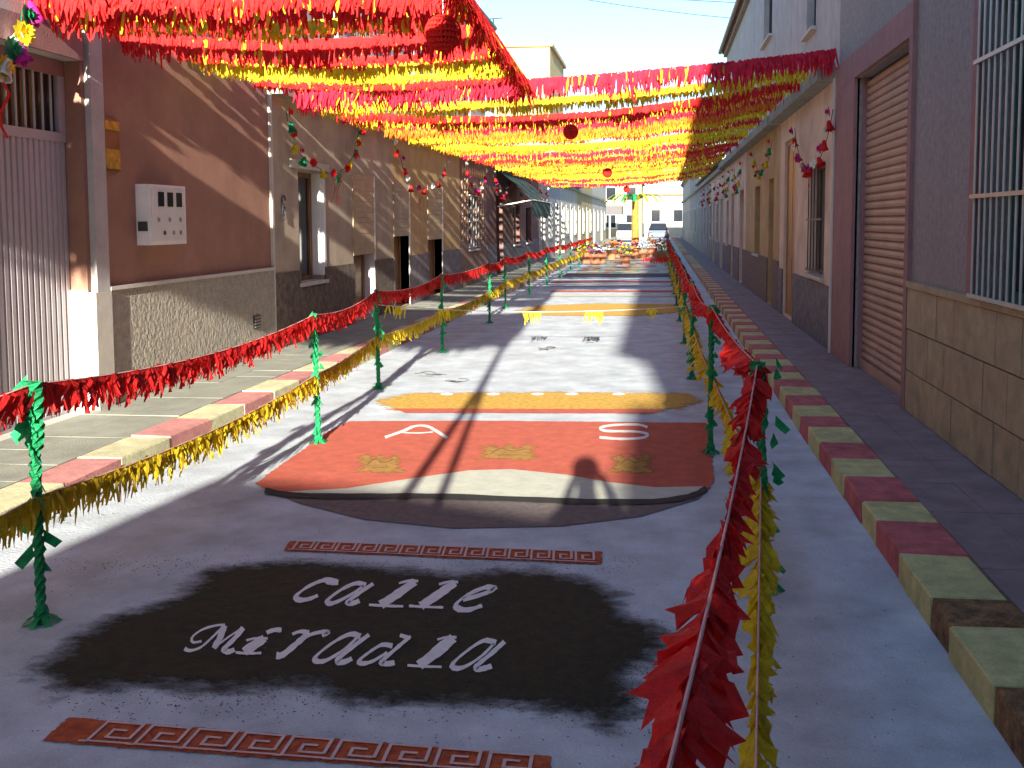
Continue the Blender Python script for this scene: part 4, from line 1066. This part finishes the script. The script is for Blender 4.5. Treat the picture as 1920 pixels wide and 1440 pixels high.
# ------------------------------------------------------------ far decorations, flowers, cars
fc = patch('flower_carpet', [(-2.6, 30.5), (.25, 30.5), (.2, 60), (-2.6, 60)], .006, mat('flower_petals', (.4, .3, .1)), raw=True, label='multicoloured flower petal carpet far along the road', cat='carpet')
m = MATS['flower_petals']; n = m.node_tree.nodes; l = m.node_tree.links
vo = n.new('ShaderNodeTexVoronoi'); vo.inputs['Scale'].default_value = 3.5; g_ = n.new('ShaderNodeNewGeometry'); mp = n.new('ShaderNodeMapping'); mp.inputs['Scale'].default_value = (1, .25, 1)
l.new(g_.outputs['Position'], mp.inputs[0]); l.new(mp.outputs[0], vo.inputs[0]); rp = n.new('ShaderNodeValToRGB'); rp.color_ramp.interpolation = 'CONSTANT'
sx = n.new('ShaderNodeSeparateColor'); l.new(vo.outputs['Color'], sx.inputs[0]); l.new(sx.outputs[0], rp.inputs[0])
cs = [(.5, .42, .22), (.45, .16, .1), (.5, .5, .45), (.22, .34, .2), (.55, .45, .2), (.45, .42, .42), (.5, .35, .2)]
rp.color_ramp.elements[0].color = (*cs[0], 1); rp.color_ramp.elements[1].color = (*cs[1], 1); rp.color_ramp.elements[1].position = .15
for k in range(2, 7): e = rp.color_ramp.elements.new(.15*k); e.color = (*cs[k], 1)
l.new(rp.outputs[0], n['Principled BSDF'].inputs['Base Color'])
flr = [('red', M_red), ('yellow', M_yel), ('magenta', M_mag), ('white', M_white), ('orange', M_or)]
def flowerpot(x, y, ci, s, label):
    t = thing('flower_pot', (x, y, 0), label, 'flower pot', 'flower pots around the decorated pole')
    MB().lathe([(.001, 0), (.11*s, .0), (.16*s, .25*s), (.18*s, .25*s), (.18*s, .29*s), (.15*s, .29*s), (.001, .27*s)], (x, y, .006), 12).build('pot', mat('terracotta', (.4, .15, .07)), t)
    fo = MB(); bl = MB()
    for k in range(90):
        a = random.random()*6.28; r_ = random.random()**.6*.26*s; z = .3*s+random.random()*.38*s*(1-r_/(.4*s)); p = Vector((x+r_*math.cos(a), y+r_*math.sin(a), z)); d = Vector((random.uniform(-1, 1), random.uniform(-1, 1), random.uniform(0, 1))).normalized(); s_ = d.cross(Vector((0, 0, 1))).normalized()
        fo.add([p, p+d*.05+s_*.02, p+d*.1, p+d*.05-s_*.02], [(0, 1, 2, 3)])
        if k % 3 == 0:
            q = p+Vector((0, 0, .05)); bl.lathe([(.001, -.03), (.035*s, 0), (.025*s, .03), (.001, .035)], q, 6)
    fo.build('foliage', mat('leaf_green', (.06, .14, .03), var=.4), t); bl.build('blossom', flr[ci][1], t)
for k in range(12):
    px = 1085+k*15+random.uniform(-3, 3); Y = random.uniform(37, 48)
    x = AT(px, 470, Y).x
    flowerpot(x, Y, k % 5, random.uniform(1.0, 1.5), '%s flowering pot, %s from the left around the far decorated pole' % (flr[k % 5][0], ORD[k]))
# decorated pole with streamers
Yp = 50; c0 = AT(1191, 452, Yp); c1 = AT(1191, 350, Yp)
t = thing('decorated_pole', (c0.x, Yp, 0), 'orange wrapped pole with green and yellow streamers standing in the far road', 'pole')
MB().tube([(c0.x, Yp, 0), (c0.x, Yp, c1.z-.4)], [.2, .17], 10).build('wrapped_shaft', mat('crepe_apricot', (.5, .19, .03), var=.2, scale=5), t)
for k in range(16):
    a = k/16*6.28; m = (M_grn, M_yel, mat('crepe_lime', (.35, .6, .05), trans=.3), M_grn)[k % 4]
    mb = MB(); prev = None
    for j in range(9):
        u = j/8; p = Vector((c0.x+math.cos(a)*1.6*u, Yp+math.sin(a)*1.6*u, c1.z-.75+.55*math.sin(u*2.2)-.45*u*u)); s_ = Vector((-math.sin(a), math.cos(a), 0))*.12*(1-.5*u)
        pr = [p-s_, p+s_]
        if prev: mb.add([prev[0], prev[1], pr[1], pr[0]], [(0, 1, 2, 3)])
        prev = pr
    mb.build('streamer', m, t)
# cars
def car(x, y, label, body, rot=0):
    t = thing('parked_car', (x, y, 0), label, 'car', 'cars at the end of the street')
    secs = [(-.0, .35, .62, .72), (.15, .22, .85, .80), (.9, .2, .95, .86), (1.5, .2, 1.05, .86), (3.3, .2, 1.0, .86), (4.0, .22, .85, .8), (4.15, .35, .65, .7)]
    mb = MB(); vs = []
    for (yy_, za, zb_, hw) in secs: vs += [(x-hw, y+yy_, za), (x-hw*1.02, y+yy_, (za+zb_)/2), (x-hw*.93, y+yy_, zb_), (x+hw*.93, y+yy_, zb_), (x+hw*1.02, y+yy_, (za+zb_)/2), (x+hw, y+yy_, za)]
    fs = [(i*6+k, i*6+(k+1) % 6, i*6+6+(k+1) % 6, i*6+6+k) for i in range(6) for k in range(6)]+[(5, 4, 3, 2, 1, 0), (36, 37, 38, 39, 40, 41)]
    mb.add(vs, fs); mb.build('body', body, t)
    cb = MB(); v = [(x-.78, y+.35, .93), (x+.78, y+.35, .93), (x+.78, y+3.2, .99), (x-.78, y+3.2, .99), (x-.62, y+.75, 1.43), (x+.62, y+.75, 1.43), (x+.62, y+2.3, 1.45), (x-.62, y+2.3, 1.45)]
    cb.add(v, [(0, 1, 5, 4), (1, 2, 6, 5), (2, 3, 7, 6), (3, 0, 4, 7)]); cb.build('windows', M_glass, t)
    MB().add([(a, b, c+.003) for a, b, c in v[4:]]+[(a*1.0, b, c+.04) for a, b, c in v[4:]], [(4, 5, 6, 7), (0, 1, 5, 4), (1, 2, 6, 5), (2, 3, 7, 6), (3, 0, 4, 7)]).build('roof', body, t)
    for sx_ in (-1, 1):
        for yy_ in (.75, 3.35):
            w_ = MB().lathe([(.001, -.1), (.30, -.1), (.32, -.05), (.32, .05), (.30, .1), (.001, .1)], (x+sx_*.78, y+yy_, .32), 16, axis='x').build('wheel', M_gut, t)
            MB().lathe([(.001, .11), (.18, .105), (.19, .1)], (x+sx_*.78, y+yy_, .32), 12, axis='x').build('rim', M_metal, w_)
        MB().box(x+sx_*.5, x+sx_*.74, y-.012, y+.05, .62, .72).build('tail_light', mat('lamp_red', (.5, .02, .02), rough=.2, bump=0), t)
    MB().box(x-.25, x+.25, y-.012, y+.02, .45, .56).build('number_plate', M_white, t)
    MB().box(x-.8, x+.8, y-.03, y+.1, .28, .42).build('bumper', M_gut, t)
car(AT(1180, 430, 78).x-.2, 78, 'white car parked beyond the flower carpet left of the orange pole', mat('car_white', (.75, .76, .78), var=.02, bump=0, rough=.25))
car(AT(1232, 430, 84).x+.1, 84, 'blue grey car parked beyond the orange pole by the right wall', mat('car_blue', (.12, .16, .22), var=.02, bump=0, rough=.25))

# ------------------------------------------------------------ behind the camera: what throws the shadows on the near road
# forked pole that carries the lengthwise rope
t = thing('forked_pole', (-.96, .3, 0), 'forked wooden pole carrying the lengthwise rope, left of the photographer', 'pole')
MB().tube([(-.98, .3, 2.25), (-1.02, .3, 3.3)], .04, 8).build('upper_pole', M_wood, t)
MB().tube([(-1.12, .3, 0), (-.99, .3, 2.27)], .035, 8).build('leg', M_wood, t); MB().tube([(-.66, .3, 0), (-.95, .3, 2.27)], .03, 8).build('leg', M_wood, t)
# added unseen block in stall form, outline shaped to shade the foreground
t = thing('stall_shade_caster', (-.8, -6, 0), 'added white stall-shaped shade caster in the road behind the photographer, out of view', 'shade caster')
def SZ(Y, s): return s-TE*Y
Yf = -5.0
pr = [(-2.75, 0), (-2.72, SZ(Yf, .25)), (-2.26, SZ(Yf, 1.05)), (-1.87, SZ(Yf, 1.52)), (-.9, SZ(Yf, 1.47)), (.1, SZ(Yf, 1.36)), (1.0, SZ(Yf, 1.30)), (1.0, 0)]
vs = [(x, Yf, z) for x, z in pr]+[(x, Yf-2.4, z) for x, z in pr]; n = len(pr)
MB().add(vs, [(i, i+1, n+i+1, n+i) for i in range(n-1)]+[tuple(range(n))[::-1], tuple(range(n, 2*n))]).build('canvas', M_white, t)
for x in (-2.6, .95):
    for y in (Yf+.03, Yf-2.45): MB().tube([(x, y, 0), (x, y, 2.0)], .025, 8).build('pole', M_metal, t)

# photographer
def person():
    t = thing('person', (.06, -.28, 0), 'photographer in dark jacket standing and holding a small camera at eye level', 'person')
    me = bpy.data.meshes.new('body'); J = {}; V = []; Rd = []; E = []
    def j(n, p, r): J[n] = len(V); V.append(p); Rd.append(r)
    ox, oy = .06, -.30
    j('pel', (ox, oy, .95), (.15, .11)); j('wst', (ox, oy, 1.10), (.135, .10)); j('chs', (ox, oy, 1.30), (.16, .11)); j('nck0', (ox, oy, 1.44), (.07, .07)); j('nck', (ox, oy+.01, 1.52), (.052, .055)); j('chin', (ox, oy+.03, 1.585), (.062, .07)); j('hd', (ox, oy+.02, 1.66), (.078, .095)); j('crn', (ox, oy+.01, 1.73), (.066, .08))
    for a, b in zip(('pel', 'wst', 'chs', 'nck0', 'nck', 'chin', 'hd'), ('wst', 'chs', 'nck0', 'nck', 'chin', 'hd', 'crn')): E.append((J[a], J[b]))
    for s in (-1, 1):
        q = str(s)
        for n_, p, r in (('sh', (ox+s*.17, oy, 1.41), .065), ('elb', (ox+s*.20, oy+.08, 1.19), .05), ('wri', (ox+s*.11, oy+.22, 1.52), .028), ('plm', (ox+s*.085, oy+.245, 1.575), .03)): j(n_+q, p, (r, r))
        E += [(J['nck0'], J['sh'+q]), (J['sh'+q], J['elb'+q]), (J['elb'+q], J['wri'+q]), (J['wri'+q], J['plm'+q])]
        for f in range(4):
            j('f%d%s' % (f, q), (ox+s*(.075-.004*f), oy+.262, 1.60-.014*f), (.009, .009)); j('g%d%s' % (f, q), (ox+s*.045, oy+.272, 1.602-.014*f), (.008, .008)); E += [(J['plm'+q], J['f%d%s' % (f, q)]), (J['f%d%s' % (f, q)], J['g%d%s' % (f, q)])]
        j('th'+q, (ox+s*.06, oy+.235, 1.565), (.010, .010)); E.append((J['plm'+q], J['th'+q]))
        for n_, p, r in (('hip', (ox+s*.10, oy, .90), .095), ('kne', (ox+s*.12, oy+.02, .50), .06), ('ank', (ox+s*.13, oy-.01, .09), .042), ('toe', (ox+s*.15, oy+.15, .04), .038)): j(n_+q, p, (r, r))
        E += [(J['pel'], J['hip'+q]), (J['hip'+q], J['kne'+q]), (J['kne'+q], J['ank'+q]), (J['ank'+q], J['toe'+q])]
    me.from_pydata(V, E, []); ob = bpy.data.objects.new('body', me); COL.objects.link(ob)
    sk = ob.modifiers.new('skin', 'SKIN'); ob.modifiers.new('sub', 'SUBSURF').levels = 1
    for i, r in enumerate(Rd): me.skin_vertices[0].data[i].radius = r; me.skin_vertices[0].data[i].use_root = (i == 0)
    dg = bpy.context.evaluated_depsgraph_get(); dg.update()
    nm = bpy.data.meshes.new_from_object(ob.evaluated_get(dg)); ob.modifiers.clear(); ob.data = nm
    nm.materials.clear()
    for m in (mat('jacket', (.04, .05, .08)), mat('trousers', (.05, .05, .055)), mat('skin', (.45, .27, .19), bump=.05), mat('shoe', (.03, .02, .02))): nm.materials.append(m)
    for pl in nm.polygons:
        c = pl.center
        pl.material_index = 2 if c.z > 1.50 else (0 if c.z > .93 else (1 if c.z > .11 else 3)); pl.use_smooth = True
    setp(ob, t)
    hx, hy = ox, oy+.015
    MB().lathe([(.06, -.02), (.088, .02), (.09, .06), (.075, .10), (.04, .125), (.001, .13)], (hx, hy-.022, 1.645), 14).build('hair', mat('hair', (.03, .018, .01)), t, smooth=True)
    for s in (-1, 1):
        MB().lathe([(.001, -.012), (.011, 0), (.001, .012)], (hx+s*.03, hy+.092, 1.655), 8).build('eye', M_white, t, smooth=True)
        MB().lathe([(.001, -.008), (.022, 0), (.016, .008), (.001, .01)], (hx+s*.083, hy, 1.64), 8, axis='x').build('ear', MATS['skin'], t, smooth=True)
    MB().add([(hx-.014, hy+.085, 1.615), (hx+.014, hy+.085, 1.615), (hx, hy+.088, 1.66), (hx, hy+.112, 1.618)], [(0, 1, 3), (1, 2, 3), (2, 0, 3)]).build('nose', MATS['skin'], t)
    MB().box(hx-.022, hx+.022, hy+.088, hy+.096, 1.588, 1.596).build('mouth', mat('lip', (.4, .14, .12)), t)
    c = thing('compact_camera', (0, -.05, 1.57), 'small silver camera held by the photographer', 'camera')
    MB().box(.0, .11, -.058, -.034, 1.565, 1.625).build('case', M_metal, c)
person()
